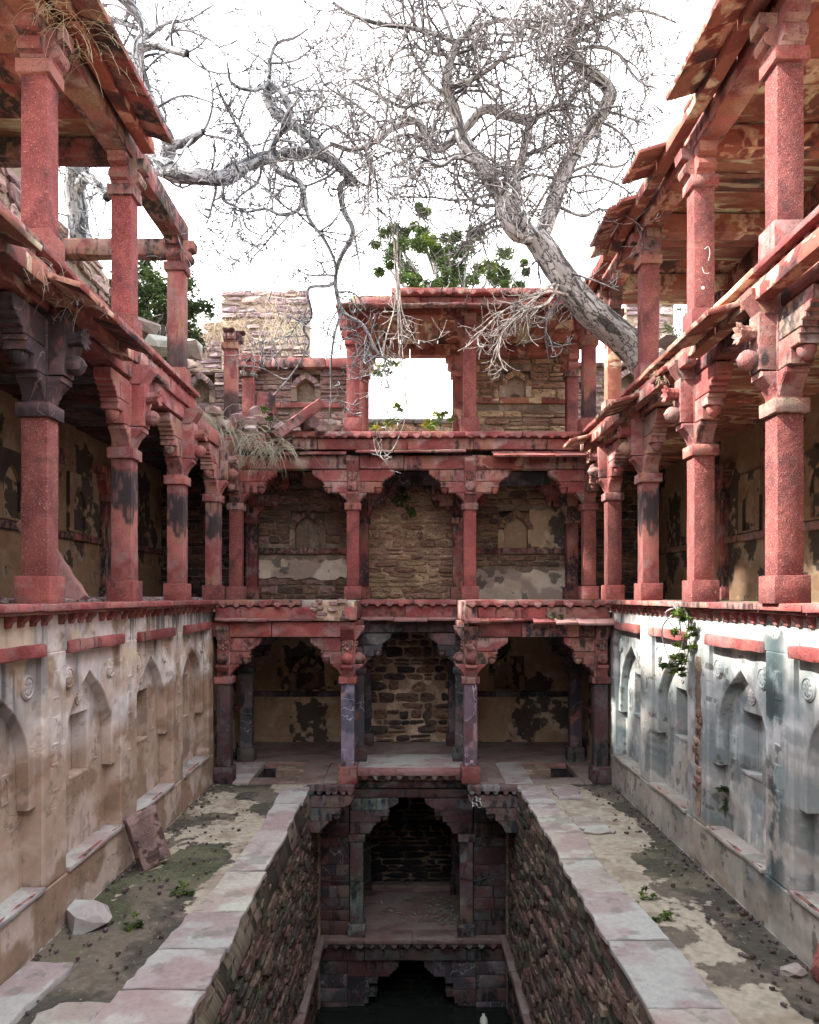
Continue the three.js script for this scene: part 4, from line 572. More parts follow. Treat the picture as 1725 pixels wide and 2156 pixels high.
frontLedge('left part of the red ledge above the lowest gallery, broken at its end', -3.55, -2.0, F2, -14.42, [M.redWorn, M.red]);
frontLedge('right part of the red ledge above the lowest gallery', 1.06, 3.7, F2, -14.42, [M.red, M.redBright]); frontLedge('middle part of the red ledge above the lowest gallery', -1.0, 1.05, F2 - .004, -16.18, [M.red, M.redBright]);
frontBeam('red parapet band over the left half of the lowest gallery', -3.6, -1.72, 3.07, .24, .24, -14.42, [M.redBright], 'parapet_course', 'parapet', [1.8, 2]);
frontBeam('red parapet band over the right half of the lowest gallery', 1.3, 3.75, 3.07, .24, .24, -14.42, [M.redBright, M.red], 'parapet_course', 'parapet'); frontBeam('red parapet band across the lowest middle bay', -1.06, 1.12, 3.06, .26, .24, -16.25, [M.redBright, M.red], 'parapet_course', 'parapet');
frontBeam('end block of the right parapet band beside the middle bay', 1.06, 1.29, 3.07, .24, .24, -14.415, [M.redWorn], 'parapet_course', 'parapet');
for (const s of [-1, 1]) tag(obj('parapet_course', block(.22, .37, 1.7, { n: .01 }).translate(s < 0 ? -1.1 : 1.12, 3.05, -15.42), M.redWorn), s < 0 ? 'red parapet return left of the middle recess' : 'red parapet return right of the middle recess', 'parapet');
{ const t = thing('broken_masonry', 'patch of bare rubble where the left ledge has fallen', 'masonry', [-1.4, 3.05, -14.42]); obj('mortar_core', block(.8, .36, .24, { n: .03, fq: 5 }).translate(0, 0, -.03), M.mortarPale, t); for (let i = 0; i < 18; i++) { const g = roughStone(R(.08, .2), R(.05, .09), R(.1, .18)); g.translate(R(-.36, .36), R(.03, .38), R(.03, .09)); obj('stone', g, pick(RUB.pink), t); } obj('corner_stone', block(.22, .24, .26, { n: .02 }).translate(.33, .02, -.0), M.redBright, t); }
// eave slabs of storey 1
function frontEave(label, z, zi, y, yi, runs, m) { const t = thing('stone_eave', label, 'eave', [0, 0, 0]); const L = Math.hypot(z - zi, yi - y), a = Math.atan2(yi - y, z - zi); for (const [x0, x1, cut = 0] of runs) { const g = block(x1 - x0 - .012, .05, L - cut, { r: .01, n: .014, fq: 6 }); g.translate(0, 0, (L - cut) / 2); g.rotateX(a); g.rotateZ(R(-.008, .008)); g.translate((x0 + x1) / 2, yi + R(-.008, .008), zi); obj('eave_slab', g, pick(m), t); } return t; }
frontEave('row of red eave slabs over the right half of the lowest gallery', -14.02, -14.5, 2.98, 3.09, [[1.02, 1.5, .1], [1.5, 1.95, .2], [1.95, 2.3, .25], [2.3, 2.7, .04], [2.7, 3.1], [3.1, 3.45], [3.45, 3.82]], [M.slabRed, M.redBright]);
frontEave('broken stumps of eave slabs over the left half of the lowest gallery', -14.2, -14.5, 3.02, 3.09, [[-3.6, -3.0, .06], [-3.0, -2.6, .02], [-2.6, -2.2, .1], [-2.2, -1.8, .12], [-1.8, -1.3, .14]], [M.redWorn, M.slabRed]);
frontEave('red eave slabs over the lowest middle bay', -15.95, -16.35, 2.98, 3.07, [[-1.0, -.3, .06], [-.3, .4], [.4, 1.05, .05]], [M.slabRed, M.redBright]);
// storey 2 floor behind the ledge
fillBox('gallery_floor', 'worn stone floor of the middle storey, left of the middle bay', null, -3.57, -1.0, F2 - .2, F2 - .014, 14.5, 18.6, M.slabPale); fillBox('gallery_floor', 'worn stone floor of the middle storey, right of the middle bay', null, 1.06, 3.71, F2 - .2, F2 - .014, 14.5, 18.6, M.slabPale); fillBox('gallery_floor', 'worn stone floor of the middle bay of the middle storey', null, -.995, 1.055, F2 - .2, F2 - .018, 16.2, 18.6, M.slabPale);
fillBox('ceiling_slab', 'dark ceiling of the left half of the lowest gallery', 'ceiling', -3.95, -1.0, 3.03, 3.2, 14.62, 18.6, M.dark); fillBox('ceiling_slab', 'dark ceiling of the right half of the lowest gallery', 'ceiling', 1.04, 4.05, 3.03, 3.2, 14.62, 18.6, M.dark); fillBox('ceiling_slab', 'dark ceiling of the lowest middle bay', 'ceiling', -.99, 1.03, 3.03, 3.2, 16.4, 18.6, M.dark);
// inner end walls of the lowest pavilions
for (const s of [-1, 1]) { const t = thing('pavilion_wall', s < 0 ? 'stained plaster end wall inside the left of the lowest gallery' : 'stained plaster end wall inside the right of the lowest gallery', 'wall', [s < 0 ? -3.72 : 3.86, 0, s < 0 ? -14.6 : -18.6], null, s < 0 ? PI / 2 : -PI / 2); core(t, 0, 4, -.3, 3.05, 0, .3, M.limeIn, [], 'plaster_face'); obj('shelf_stone', block(1.5, .08, .16, { n: .01 }).translate(s < 0 ? 1 : 3, 1.12, .07), M.redSoot, t); }

// ---------------------------------------------------------------- back walls of the nine bays (z = -18.45)
const ZB = -18.45;
function backWall(label, x0, x1, y0, y1, o) {
  const t = thing('bay_wall', label, 'wall', [0, y0, ZB]); const H = y1 - y0, n = o.niche, holes = [];
  if (n) { const q = { c: n[0], hw: n[1], y0: n[2] - y0, ys: n[3] - y0, ya: n[4] - y0 }; holes.push([q.c - q.hw - .13, q.c + q.hw + .13, q.y0, q.ya + .14]); stoneNiche(t, { ...q, mats: o.mats || [o.core], back: o.nicheBack || M.mortar }); core(t, x0, x1, -.15, H, -.05, .3, o.core || M.mortar, [rect(q.c - q.hw - .12, q.c + q.hw + .12, q.y0, q.ya + .12).reverse()]); }
  else core(t, x0, x1, -.15, H, -.05, .3, o.core || M.mortar);
  if (o.course) { const [a, b] = o.course; holes.push([x0, x1, a - y0, b - y0]); let x = x0; while (x < x1 - .05) { let L = Math.min(R(.8, 1.4), x1 - x); if (x1 - x - L < .3) L = x1 - x; const c = obj('string_course', block(L - .01, b - a, .16, { n: .008 }).translate(x + L / 2, a - y0, -.02), o.courseM || M.redSoot, t); if (o.drops) for (let q = x + .12; q < x + L; q += .26) obj('leaf_drop', plate([[-.06, 0], [.06, 0], [.06, -.03], [0, -.07], [-.06, -.03]], .03).translate(q, a - y0 + .07, .065), M.redSoot, c); x += L; } }
  if (o.plaster) for (const [a, b, c, d, m, bumps] of o.plaster) { holes.push([a, b, c - y0, d - y0]); const pts = []; const e = bumps ?? .06; const edge = (p, q, k, j) => { for (let i = 0; i < k; i++) pts.push([p[0] + (q[0] - p[0]) * i / k + R(-j, j), p[1] + (q[1] - p[1]) * i / k + R(-j, j)]); }; edge([a, c - y0], [b, c - y0], 22, e); edge([b, c - y0], [b, d - y0], 2, 0); edge([b, d - y0], [a, d - y0], 22, e); edge([a, d - y0], [a, c - y0], 2, 0); obj('plaster_patch', plate(pts, .05, { z0: -.028, bevel: .008 }), m, t); }
  if (o.mats) stonesIn(t, { x0, x1, y0: 0, y1: H, holes, mats: o.mats, row: o.row || [.1, .2], len: o.len || [.2, .5], depth: .14, gap: o.gap || .022, proud: .028, top: o.top, skip: o.skip || 0, rough: o.rough, tiltv: o.rough ? .07 : .02 });
  return t;
}
backWall('ochre plaster wall with black flaking in the lowest left bay', -3.95, -1.0, 0, 3.05, { niche: [-2.42, .28, 1.26, 1.6, 1.95], core: M.limeMid, nicheBack: M.limeShade, course: [1.1, 1.22], courseM: M.dark, plaster: [[-3.95, -1, -.05, 1.1, M.limeIn, .0]] });
backWall('ochre plaster wall with rows of black holes in the lowest right bay', 1.1, 4.0, 0, 3.05, { niche: [2.36, .3, 1.26, 1.6, 1.95], core: M.limeMid, nicheBack: M.limeShade, course: [1.1, 1.22], courseM: M.dark, plaster: [[1.1, 4.0, -.05, 1.1, M.limeIn, 0]] });
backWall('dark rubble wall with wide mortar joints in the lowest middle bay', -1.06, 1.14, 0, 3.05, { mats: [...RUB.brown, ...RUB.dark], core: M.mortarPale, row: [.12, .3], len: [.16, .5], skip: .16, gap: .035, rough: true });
backWall('rubble wall with arched niche above pale plaster in the middle left bay', -3.7, -1.0, F2, 6.68, { mats: [...RUB.brown, ...RUB.pink.slice(0, 2)], niche: [-2.42, .3, 4.66, 5.1, 5.44], course: [4.52, 4.66], drops: true, row: [.1, .2], plaster: [[-3.7, -1, 3.92, 4.36, M.limePatch, .06]] });
backWall('stone wall with arched niche and grey flaking plaster in the middle right bay', 1.12, 3.9, F2, 6.68, { mats: [...RUB.brown, ...RUB.ochre.slice(0, 2)], niche: [2.58, .29, 4.66, 5.1, 5.44], nicheBack: M.limeIn, course: [4.52, 4.65], plaster: [[1.12, 3.9, 3.36, 4.1, M.limePatch, .07], [2.9, 3.9, 4.66, 5.6, M.limeIn, .08]] });
backWall('golden brown rubble wall filling the middle bay', -1.1, 1.2, F2, 6.68, { mats: [...RUB.gold, ...RUB.ochre.slice(0, 2)], core: M.mortarPale, row: [.1, .26], len: [.16, .55], gap: .026, rough: true });
backWall('pinkish rubble wall with arched niche behind the collapsed upper left bay', -3.9, -1.0, F3, 8.95, { mats: [...RUB.pink, ...RUB.mauve.slice(0, 2)], niche: [-2.46, .22, 8.18, 8.5, 8.72], course: [8.02, 8.14], courseM: M.red, row: [.12, .2] });
backWall('warm ochre coursed stone wall with arched niche in the upper right bay', 1.22, 3.82, F3, 9.62, { mats: RUB.gold, niche: [2.57, .25, 8.28, 8.55, 8.8], course: [8.12, 8.26], courseM: M.buff, row: [.14, .3], len: [.25, .7], gap: .03, core: M.mortar, nicheBack: M.limePatch });
backWall('mauve rubble wall with small niche beyond the left corner', -6.2, -3.92, F3, 8.95, { mats: RUB.mauve, niche: [-4.98, .2, 8.15, 8.48, 8.72], row: [.11, .2] });
backWall('mauve rubble wall beyond the right corner', 3.9, 6.4, F3, 9.1, { rough: true, mats: RUB.mauve, niche: [5.32, .26, 8.2, 8.6, 8.86], row: [.11, .2], course: [9.0, 9.1] });
frontBeam('red stone coping over the upper left back wall', -4.2, -1.25, 8.95, .22, .36, ZB + .0, [M.redWorn, M.redSoot], 'wall_coping', 'coping');

// ---------------------------------------------------------------- facade storey 2
const CF = { ab: A2, top: 6.19, flower: 'rosette', arms: [.62, .86], w: .26 };
column('facade column left of the middle bay on the middle storey', -1.17, -16.35, F2, { ...CF, m: M.redBright, capM: M.redWorn, armM: M.redWorn, along: [0, PI], out: [-PI / 2] });
column('facade column right of the middle bay on the middle storey', 1.3, -16.35, F2, { ...CF, m: M.redBright, capM: M.redWorn, armM: M.redWorn, along: [0, PI], out: [-PI / 2] });
column('left corner column of the facade with a pale vertical streak', -3.65, -16.35, F2, { ...CF, m: M.redWorn, along: [0, -PI / 2], out: [] });
column('right corner column of the facade on the middle storey', 3.83, -16.35, F2, { ...CF, m: M.redWorn, along: [PI, -PI / 2], out: [] });
for (const [x, l] of [[-1.06, 'shaded rear column left of the middle bay, middle storey'], [1.17, 'shaded rear column right of the middle bay, middle storey'], [-3.66, 'dark red rear column in the left corner, middle storey'], [3.83, 'dark rear column in the right corner, middle storey']]) column(l, x, -18.05, F2, { ...CF, ab: [5.2, 5.34], m: M.redSoot, along: Math.abs(x) > 3 ? [x < 0 ? 0 : PI] : [0, PI], out: [] });
frontBeam('red carved beam across the middle storey of the facade', -3.9, 4.0, 6.195, .28, .3, -16.35, [M.redWorn, M.eave, M.redWorn]);
frontBeam('rear beam of the middle storey behind the facade', -3.9, 4.0, 6.1, .3, .3, -18.05, [M.redSoot, M.dark]);
{ const t = slabDeck('ceiling', 'black slab ceiling of the middle storey at the far end', 'ceiling', -3.7, 3.75, 6.5, 16.5, 18.6, [M.redSoot, M.dark]); }
fillBox('upper_floor', 'rubble fill of the upper facade floor', null, -3.7, 3.76, 6.7, 6.92, 16.4, 18.7, M.dirt);
frontEave('thin red eave slabs over the middle bay of the middle storey', -15.85, -16.3, 6.47, 6.56, [[-1.1, -.3], [-.3, .62], [.62, 1.2]], [M.slabRed, M.redWorn]);
frontEave('two sagging red eave slabs right of the middle bay', -15.75, -16.3, 6.36, 6.55, [[1.75, 3.0], [3.0, 3.75]], [M.redBright]);
frontEave('broken eave remains left of the middle bay', -16.05, -16.3, 6.46, 6.53, [[-3.3, -2.4], [-2.4, -1.3]], [M.redSoot]);
frontBeam('red panelled parapet across the facade', -3.5, 3.7, 6.59, .23, .22, -16.26, [M.redBright, M.redWorn, M.redBright], 'parapet_course', 'parapet', [1.1, 1.9]);
frontLedge('upper facade ledge with hanging leaf ornament', -3.0, 3.6, F3, -16.18, [M.redBright, M.redWorn]);

// ---------------------------------------------------------------- facade storey 3
const CU = { ab: A3, top: 9.42, style: 'plain', pedH: .32, ped: .4 };
column('upper facade column left of the open middle bay', -1.17, -16.35, F3, { ...CU, m: M.redBright, along: [0, PI], out: [-PI / 2] });
column('upper facade column right of the open middle bay', 1.3, -16.35, F3, { ...CU, m: M.red, along: [0, PI], out: [-PI / 2] });
column('upper facade corner column on the right with black lower shaft', 3.83, -16.35, F3, { ...CU, m: M.red, shaft: M.shaftLow, along: [PI], out: [-PI / 2] });
column('lone red column standing in the collapsed upper left corner', -3.82, -16.6, F3, { ...CU, top: 9.2, m: M.redBright, shaft: M.shaftLow, capM: M.redSoot, along: [0, PI / 2], out: [-PI / 2] });
for (const [x, l, m] of [[-1.06, 'rear upper column left of the open middle bay', M.red], [1.17, 'rear upper column right of the open middle bay, orange edge', M.eave], [3.83, 'rear upper column in the right corner with black smear', M.redWorn], [-3.74, 'short rear column behind the lone upper left column', M.red]]) column(l, x, -18.05, F3, { ...CU, ab: [8.62, 8.76], top: 9.12, pedH: .05, m, capM: M.redWorn, along: Math.abs(x) > 3 ? [x < 0 ? 0 : PI] : [0, PI], out: x > 3 || x < -3 ? [-PI / 2] : [] });
frontBeam('red roof beam over the middle and right upper bays', -1.35, 4.0, 9.42, .2, .3, -16.35, [M.redWorn, M.eave]);
frontBeam('rear roof beam over the open middle bay', -1.25, 4.0, 9.12, .26, .3, -18.05, [M.red, M.redWorn, M.eave]);
{ const t = thing('ceiling', 'flaking slab ceiling under the upper facade roof', 'ceiling', [1.3, 9.5, -17.2]); for (let x = -2.5; x < 2.6; ) { const w = R(.36, .62); const g = block(w - .012, .1, 2.0, { n: .014, fq: 3, swap: true }); g.rotateX(-.13); g.translate(x + w / 2, -.02 + R(-.012, .012), 0); obj('ceiling_slab', g, pick([M.layer, M.eave, M.layer]), t); x += w; } }
fillBox('roof_fill', 'earth on the roof of the upper facade', 'roof fill', -1.2, 4.0, 9.66, 9.84, 16.2, 18.5, M.dirt);
frontEave('dark edged eave slabs along the upper facade roof', -15.55, -16.4, 9.38, 9.62, [[-1.45, -.6], [-.6, .3], [.3, 1.2], [1.2, 2.1], [2.1, 3.0], [3.0, 3.8]], [M.redSoot, M.redWorn, M.eave]);
frontBeam('red parapet band on the upper facade roof', -1.1, 3.5, 9.6, .17, .2, -16.2, [M.redBright, M.red], 'parapet_course', 'parapet'); frontLedge('topmost red ledge with leaf ornament on the facade roof', -.35, 3.5, 9.9, -16.1, [M.redWorn, M.red]);
tag(obj('roof_slab', block(1.1, .08, .7, { n: .02 }).rotateZ(.1).translate(-1.0, 9.72, -16.7), M.redSoot), 'tilted loose slab on the left end of the facade roof', 'slab');

// ---------------------------------------------------------------- closing walls that keep sky out of the far corners
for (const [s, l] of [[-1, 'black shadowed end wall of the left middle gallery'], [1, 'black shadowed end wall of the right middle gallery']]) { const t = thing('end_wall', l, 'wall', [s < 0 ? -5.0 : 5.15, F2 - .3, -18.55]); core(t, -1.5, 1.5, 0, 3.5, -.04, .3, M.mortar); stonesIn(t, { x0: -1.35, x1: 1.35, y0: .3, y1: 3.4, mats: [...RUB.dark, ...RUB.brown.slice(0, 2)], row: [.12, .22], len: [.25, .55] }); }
{ const t = thing('buried_masonry', 'buried masonry behind the lower facade ends', 'masonry', [0, -5.6, -16.1]); for (const x of [-2.25, 2.45]) obj('stone_core', block(.9, 5.58, .9).translate(x, 0, 0), M.mortar, t); obj('stone_core', block(4.6, .2, 2.4).translate(.1, 0, -1), M.mortar, t); }
// the building at the near end of the court, behind the camera: it keeps the sky off all faces that look towards it
{ const t = thing('near_building', 'red stone building closing the court behind the viewer', 'building', [0, 0, 3.2]); obj('wall', block(12.9, 4.6, .6, { seg: 1.5 }).translate(.05, 3.4, 1.2), M.redSoot, t); obj('wall', block(12.9, 9, .6, { seg: 1.5 }).translate(.05, -5.6, 1.25), M.redSoot, t);
  for (const x of [-3.7, -1.3, 1.3, 3.7]) { obj('pillar', block(.4, 3.2, .4).translate(x, 3.4, .4), M.red, t); } obj('floor_slab', block(12.8, .3, 1.3, { seg: 1 }).translate(0, 6.6, .6), M.redWorn, t); }
// ---------------------------------------------------------------- outlying rubble walls
function outWall(label, pos, turn, L, H, mats, top, o = {}) { const t = thing('rubble_wall', label, 'wall', pos, null, turn); obj('mortar_core', plate([[0, -.3], [L, -.3], [L, top(L) - .12], ...Array.from({ length: 9 }, (_, i) => [L * (9 - i) / 10, top(L * (9 - i) / 10) - .12]), [0, top(0) - .12]], .45, { z0: -.5, bevel: 0 }), M.mortar, t); stonesIn(t, { x0: 0, x1: L, y0: 0, y1: H, mats, row: [.14, .34], len: [.2, .6], gap: .025, depth: .22, proud: .035, rough: true, tiltv: .08, top, ...o }); return t; }
outWall('tall square ruin of mauve rubble with dry grass on the upper left', [-5.35, 6.6, -22], 0, 2.5, 6, RUB.mauve, x => 5.72 + .12 * Math.sin(x * 7) - .25 * sm(.5, 0, x), {});
outWall('low crumbling rubble wall left of the square ruin', [-7.3, 6.6, -22.2], 0, 1.95, 6, RUB.mauve, x => 5.2 + .3 * Math.sin(x * 4) - .5 * sm(.5, 1.6, x));
outWall('rubble stump seen between the right upper columns', [6.25, 6.6, -22], 0, 1.36, 6, RUB.mauve, x => 5.45 - .05 * x);
outWall('long pink rubble wall outside the left upper gallery, unseen near end raised to block sun', [-6.75, 6.6, -8.5], PI / 2, 14, 6.2, RUB.pink, x => 4.15 + 1.5 * (1 - sm(3.8, 5.2, x)) + .12 * Math.sin(x * 1.7) + .12 * Math.sin(x * 4.1), { row: [.25, .48], len: [.35, .9] });  // near end, out of view, is raised to keep sun off the right wall
{ const t = outWall('low brown wall beyond the open middle bay', [-2.4, 6.6, -24], 0, 5.2, 2.5, RUB.ochre, x => 2.3, { row: [.16, .3] }); for (let i = 0; i < 5; i++) obj('coping_slab', block(1.02, .14, .6, { n: .02 }).translate(.5 + i * 1.04, 2.28, -.2), M.darkRed, t); }

// ---------------------------------------------------------------- bare trees
const pp = a => a.map(([x, y, d]) => P(x, y, d));
function grow(out, p, dir, len, r, lvl, o) { // a twig that wanders, forks and ends in fine tips
  const n = lvl === 0 ? 6 : lvl === 1 ? 5 : 3, pts = [p.clone()], q = p.clone(), v = dir.clone().normalize(); const curl = V3(R(-1, 1), R(-1, 1), R(-1, 1)).multiplyScalar(o.curl ?? .22);
  for (let i = 0; i < n; i++) { v.add(curl).add(V3(R(-1, 1), R(-1, 1), R(-1, 1)).multiplyScalar(.2)); v.y += (o.lift ?? .05) * (i > n / 2 ? 1 : -.3); v.normalize(); q.addScaledVector(v, len / n); pts.push(q.clone()); }
  out.push(tubeGeo(pts, r, r * (lvl > 1 ? .5 : .45), { sides: lvl === 0 ? 5 : lvl === 1 ? 4 : 3, per: lvl === 0 ? 2 : 1, cap: false }));
  if (lvl >= 2) return;
  const k = lvl === 0 ? Math.round(len * (o.dense ?? 7)) + 1 : Math.max(1, Math.round(len * (o.dense2 ?? 7)));
  for (let i = 0; i < k; i++) { const t = R(.12, 1), j = Math.min(n - 1, Math.floor(t * n)), a = pts[j].clone().lerp(pts[j + 1], t * n - j), d = pts[j + 1].clone().sub(pts[j]).normalize(); const s = V3(R(-1, 1), R(-1, 1), R(-1, 1)); s.addScaledVector(d, -s.dot(d)).normalize(); d.multiplyScalar(R(.3, .9)).add(s); grow(out, a, d, len * R(.28, .55), Math.max(o.rmin ?? .0075, r * R(.5, .65)), lvl + 1, o); }
}
function limbed(t, name, pts, r0, r1, m, out, o = {}) { const c = pp(pts), g = obj(name, tubeGeo(c, r0, r1, { sides: r0 > .1 ? 14 : 9, per: 8, lump: o.lump ?? .16 }), m, t); if (o.twigs === 0) return;
  const cv = new THREE.CatmullRomCurve3(c, false, 'centripetal'), L = cv.getLength(), k = Math.round(L * (o.twigs ?? 3.4));
  for (let i = 0; i < k; i++) { const u = R(o.from ?? .15, 1), p = cv.getPoint(u), d = cv.getTangent(u), s = V3(R(-1, 1), R(-1, 1), R(-.8, .8)); s.addScaledVector(d, -s.dot(d)).normalize(); const rr = r0 + (r1 - r0) * u; grow(out, p.addScaledVector(s, rr * .7), s.addScaledVector(d, R(-.2, .8)), R(...(o.len ?? [.45, 1.3])), Math.min(rr * .55, R(.015, .03)), 0, o); } return g; }
{ const t = thing('bare_tree', 'large leafless tree with mottled trunk leaning in from the right gallery', 'tree', [0, 0, 0]), out = [];
  limbed(t, 'trunk', [[1372, 780, 13.5], [1318, 720, 13.2], [1262, 672, 12.9], [1215, 625, 12.7], [1180, 575, 12.5], [1150, 530, 12.4], [1128, 500, 12.4]], .27, .19, M.bark, out, { twigs: 1.2, from: .5, lump: .1 });
  const limbs = [
    [[[1132, 512, 12.4], [1090, 465, 12.3], [1052, 410, 12.2], [1012, 348, 12.1], [978, 300, 12], [958, 235, 11.9], [940, 185, 11.8], [948, 130, 11.7], [963, 92, 11.7]], .15, .06],
    [[[1120, 505, 12.35], [1082, 492, 12.1], [1058, 455, 12], [1050, 415, 12.05], [1030, 380, 12.1]], .1, .07],
    [[[1138, 500, 12.45], [1158, 450, 12.5], [1180, 385, 12.5], [1210, 320, 12.5], [1245, 268, 12.4], [1275, 225, 12.4], [1284, 195, 12.4], [1268, 172, 12.4], [1225, 140, 12.3], [1207, 112, 12.3], [1204, 72, 12.2], [1226, 30, 12.1], [1248, -20, 12]], .14, .07],
    [[[1092, 470, 12.3], [1086, 420, 12.4], [1092, 362, 12.5], [1106, 305, 12.5], [1117, 258, 12.5], [1150, 235, 12.5], [1190, 215, 12.6]], .085, .04],
    [[[1117, 256, 12.5], [1070, 243, 12.4], [1023, 230, 12.3], [968, 282, 12.2], [920, 314, 12.1], [895, 285, 12.1], [878, 256, 12], [823, 272, 12], [785, 300, 11.9], [743, 316, 11.9], [695, 302, 11.8]], .085, .035],
    [[[963, 92, 11.7], [935, 78, 11.6], [880, 62, 11.5], [800, 50, 11.3], [740, 30, 11.2], [700, 5, 11.1]], .045, .02],
    [[[963, 92, 11.7], [1000, 62, 11.8], [1060, 42, 12], [1120, 56, 12.1], [1180, 50, 12.2]], .05, .025],
    [[[955, 235, 11.9], [905, 213, 12.2], [852, 226, 12.4], [800, 200, 12.6], [740, 172, 12.6]], .04, .018],
    [[[1012, 345, 12.1], [960, 332, 11.6], [925, 350, 11.4], [880, 330, 11.2], [830, 350, 11.1]], .04, .016],
    [[[1207, 110, 12.3], [1250, 98, 12.2], [1300, 112, 12.1], [1342, 168, 12], [1385, 188, 11.9]], .04, .012],
    [[[1204, 72, 12.2], [1280, 34, 12.4], [1350, 22, 12.4], [1425, 48, 12.4]], .045, .014],
    [[[1190, 368, 12.5], [1250, 345, 12.6], [1300, 352, 12.7], [1335, 330, 12.8]], .03, .01],
    [[[1165, 430, 12.5], [1230, 455, 12.6], [1265, 440, 12.6], [1300, 455, 12.7]], .028, .01],
    [[[940, 185, 11.8], [1000, 165, 11.6], [1060, 120, 11.4], [1100, 60, 11.3], [1110, -10, 11.2]], .045, .02],
    [[[1226, 30, 12.1], [1180, -5, 11.8], [1100, -30, 11.6]], .05, .03],
    [[[1092, 362, 12.5], [1050, 372, 12.8], [1010, 395, 12.9], [985, 430, 12.9]], .03, .012],
  ];
  for (const [p, a, b] of limbs) limbed(t, 'limb', p, a, b, M.bark, out, { twigs: 7, len: [.5, 1.6] });
  tag(obj('twigs', out, mat(T.bark, 0, lin(.72, .7, .72)), t), null, null, null, 'stuff');
  const roots = []; for (const q of [[[1180, 590, 12.5], [1130, 618, 12.3], [1085, 640, 12.2], [1040, 672, 12.1], [1000, 715, 12]], [[1175, 600, 12.4], [1150, 640, 12.2], [1110, 655, 12.1], [1060, 700, 12], [1045, 740, 12]], [[1195, 620, 12.4], [1150, 615, 12.2], [1080, 668, 12.1], [1050, 690, 12]]]) { const c = pp(q); roots.push(tubeGeo(c, .03, .01, { sides: 6, lump: .2 })); const cv = new THREE.CatmullRomCurve3(c); for (let i = 0; i < 12; i++) { const u = R(.2, 1), d = cv.getTangent(u); grow(roots, cv.getPoint(u), d.add(V3(R(-.8, .4), R(-.9, .3), R(-.4, .4))), R(.3, .8), .011, 0, { curl: .18, dense: 4, dense2: 3, lift: .16 }); } }
  obj('aerial_roots', roots, mat(T.bark, .005, lin(1.5, 1.4, 1.3)), t);
}
{ const t = thing('bare_tree', 'leafless grey tree with a long horizontal limb reaching in from the left', 'tree', [0, 0, 0]), out = [], barkB = mat(T.bark, .025, lin(.88, .96, 1.04));
  limbed(t, 'trunk', [[185, 545, 15.6], [168, 490, 15.4], [163, 440, 15.2], [158, 390, 15], [172, 325, 14.6], [225, 295, 14.1], [285, 310, 13.6], [332, 342, 13.2], [362, 362, 12.9]], .22, .17, barkB, out, { twigs: 1.4, lump: .16 });
  const limbs = [
    [[[340, 352, 13.1], [364, 364, 12.9], [414, 371, 12.8], [475, 374, 12.8], [511, 353, 12.8], [551, 335, 12.9], [621, 324, 13], [663, 322, 13], [707, 344, 13.1], [750, 386, 13.1]], .15, .07, 2.6],
    [[[340, 352, 13.1], [356, 306, 12.9], [335, 259, 12.7], [310, 201, 12.5], [295, 144, 12.4], [292, 97, 12.3], [306, 75, 12.3], [288, 29, 12.2], [250, -10, 12]], .13, .07, 3],
    [[[162, 398, 15], [180, 374, 14.6], [204, 386, 14.3], [226, 416, 14]], .11, .08, 3],
    [[[296, 100, 12.3], [330, 92, 12.1], [365, 104, 11.9], [394, 113, 11.8]], .085, .06, 3],
    [[[352, 306, 12.9], [392, 300, 12.6], [428, 277, 12.4]], .1, .05, 3],
    [[[747, 384, 13.1], [683, 320, 12.8], [635, 276, 12.7], [583, 240, 12.6], [562, 200, 12.6], [567, 172, 12.5]], .08, .085, 3],
    [[[567, 174, 12.5], [590, 190, 12.4], [611, 224, 12.4], [607, 258, 12.4], [579, 296, 12.4], [571, 322, 12.4], [583, 356, 12.5], [631, 384, 12.5], [639, 402, 12.5]], .055, .05, 2.4],
    [[[639, 402, 12.5], [630, 440, 12.6], [592, 452, 12.7], [560, 440, 12.8], [520, 446, 12.9], [480, 438, 13]], .04, .012, 3],
    [[[639, 402, 12.5], [651, 460, 12.6], [683, 504, 12.7], [707, 560, 12.8], [703, 600, 13]], .04, .02, 3],
    [[[747, 384, 13.1], [719, 390, 13.1], [723, 440, 13.2], [743, 488, 13.2], [715, 548, 13.3], [707, 597, 13.4], [722, 655, 13.5], [764, 684, 13.6], [798, 745, 13.7], [828, 765, 13.8]], .06, .016, 1.5],
    [[[707, 594, 13.4], [690, 602, 13.3], [650, 608, 13.3], [656, 667, 13.4], [639, 690, 13.5], [651, 720, 13.6], [637, 754, 13.7], [605, 800, 13.8], [576, 832, 13.9]], .032, .01, .8],
    [[[722, 650, 13.5], [706, 700, 13.6], [697, 765, 13.7], [697, 825, 13.8], [692, 885, 13.9]], .028, .008, 1],
    [[[567, 174, 12.5], [540, 188, 12.3], [510, 186, 12.2], [485, 170, 12], [478, 130, 11.9]], .045, .014, 3],
    [[[567, 172, 12.5], [570, 120, 12.3], [585, 90, 12.2], [620, 80, 12.1], [650, 60, 12]], .04, .012, 3],
    [[[295, 144, 12.4], [250, 110, 12.6], [205, 112, 12.8], [160, 60, 13]], .05, .02, 5],
    [[[290, 60, 12.3], [235, 40, 12.4], [190, 20, 12.5], [140, 30, 12.6]], .04, .02, 5],
    [[[310, 80, 12.3], [350, 50, 12.1], [400, 40, 12], [450, 10, 11.9]], .03, .012, 4],
    [[[475, 374, 12.8], [470, 420, 12.9], [505, 440, 13], [520, 480, 13], [560, 500, 13]], .03, .01, 3],
    [[[551, 335, 12.9], [545, 380, 13.1], [500, 420, 13.2], [490, 470, 13.3], [470, 520, 13.3]], .025, .008, 3],
    [[[663, 322, 13], [640, 270, 12.8], [680, 215, 12.6], [660, 160, 12.5]], .03, .01, 5],
  ];
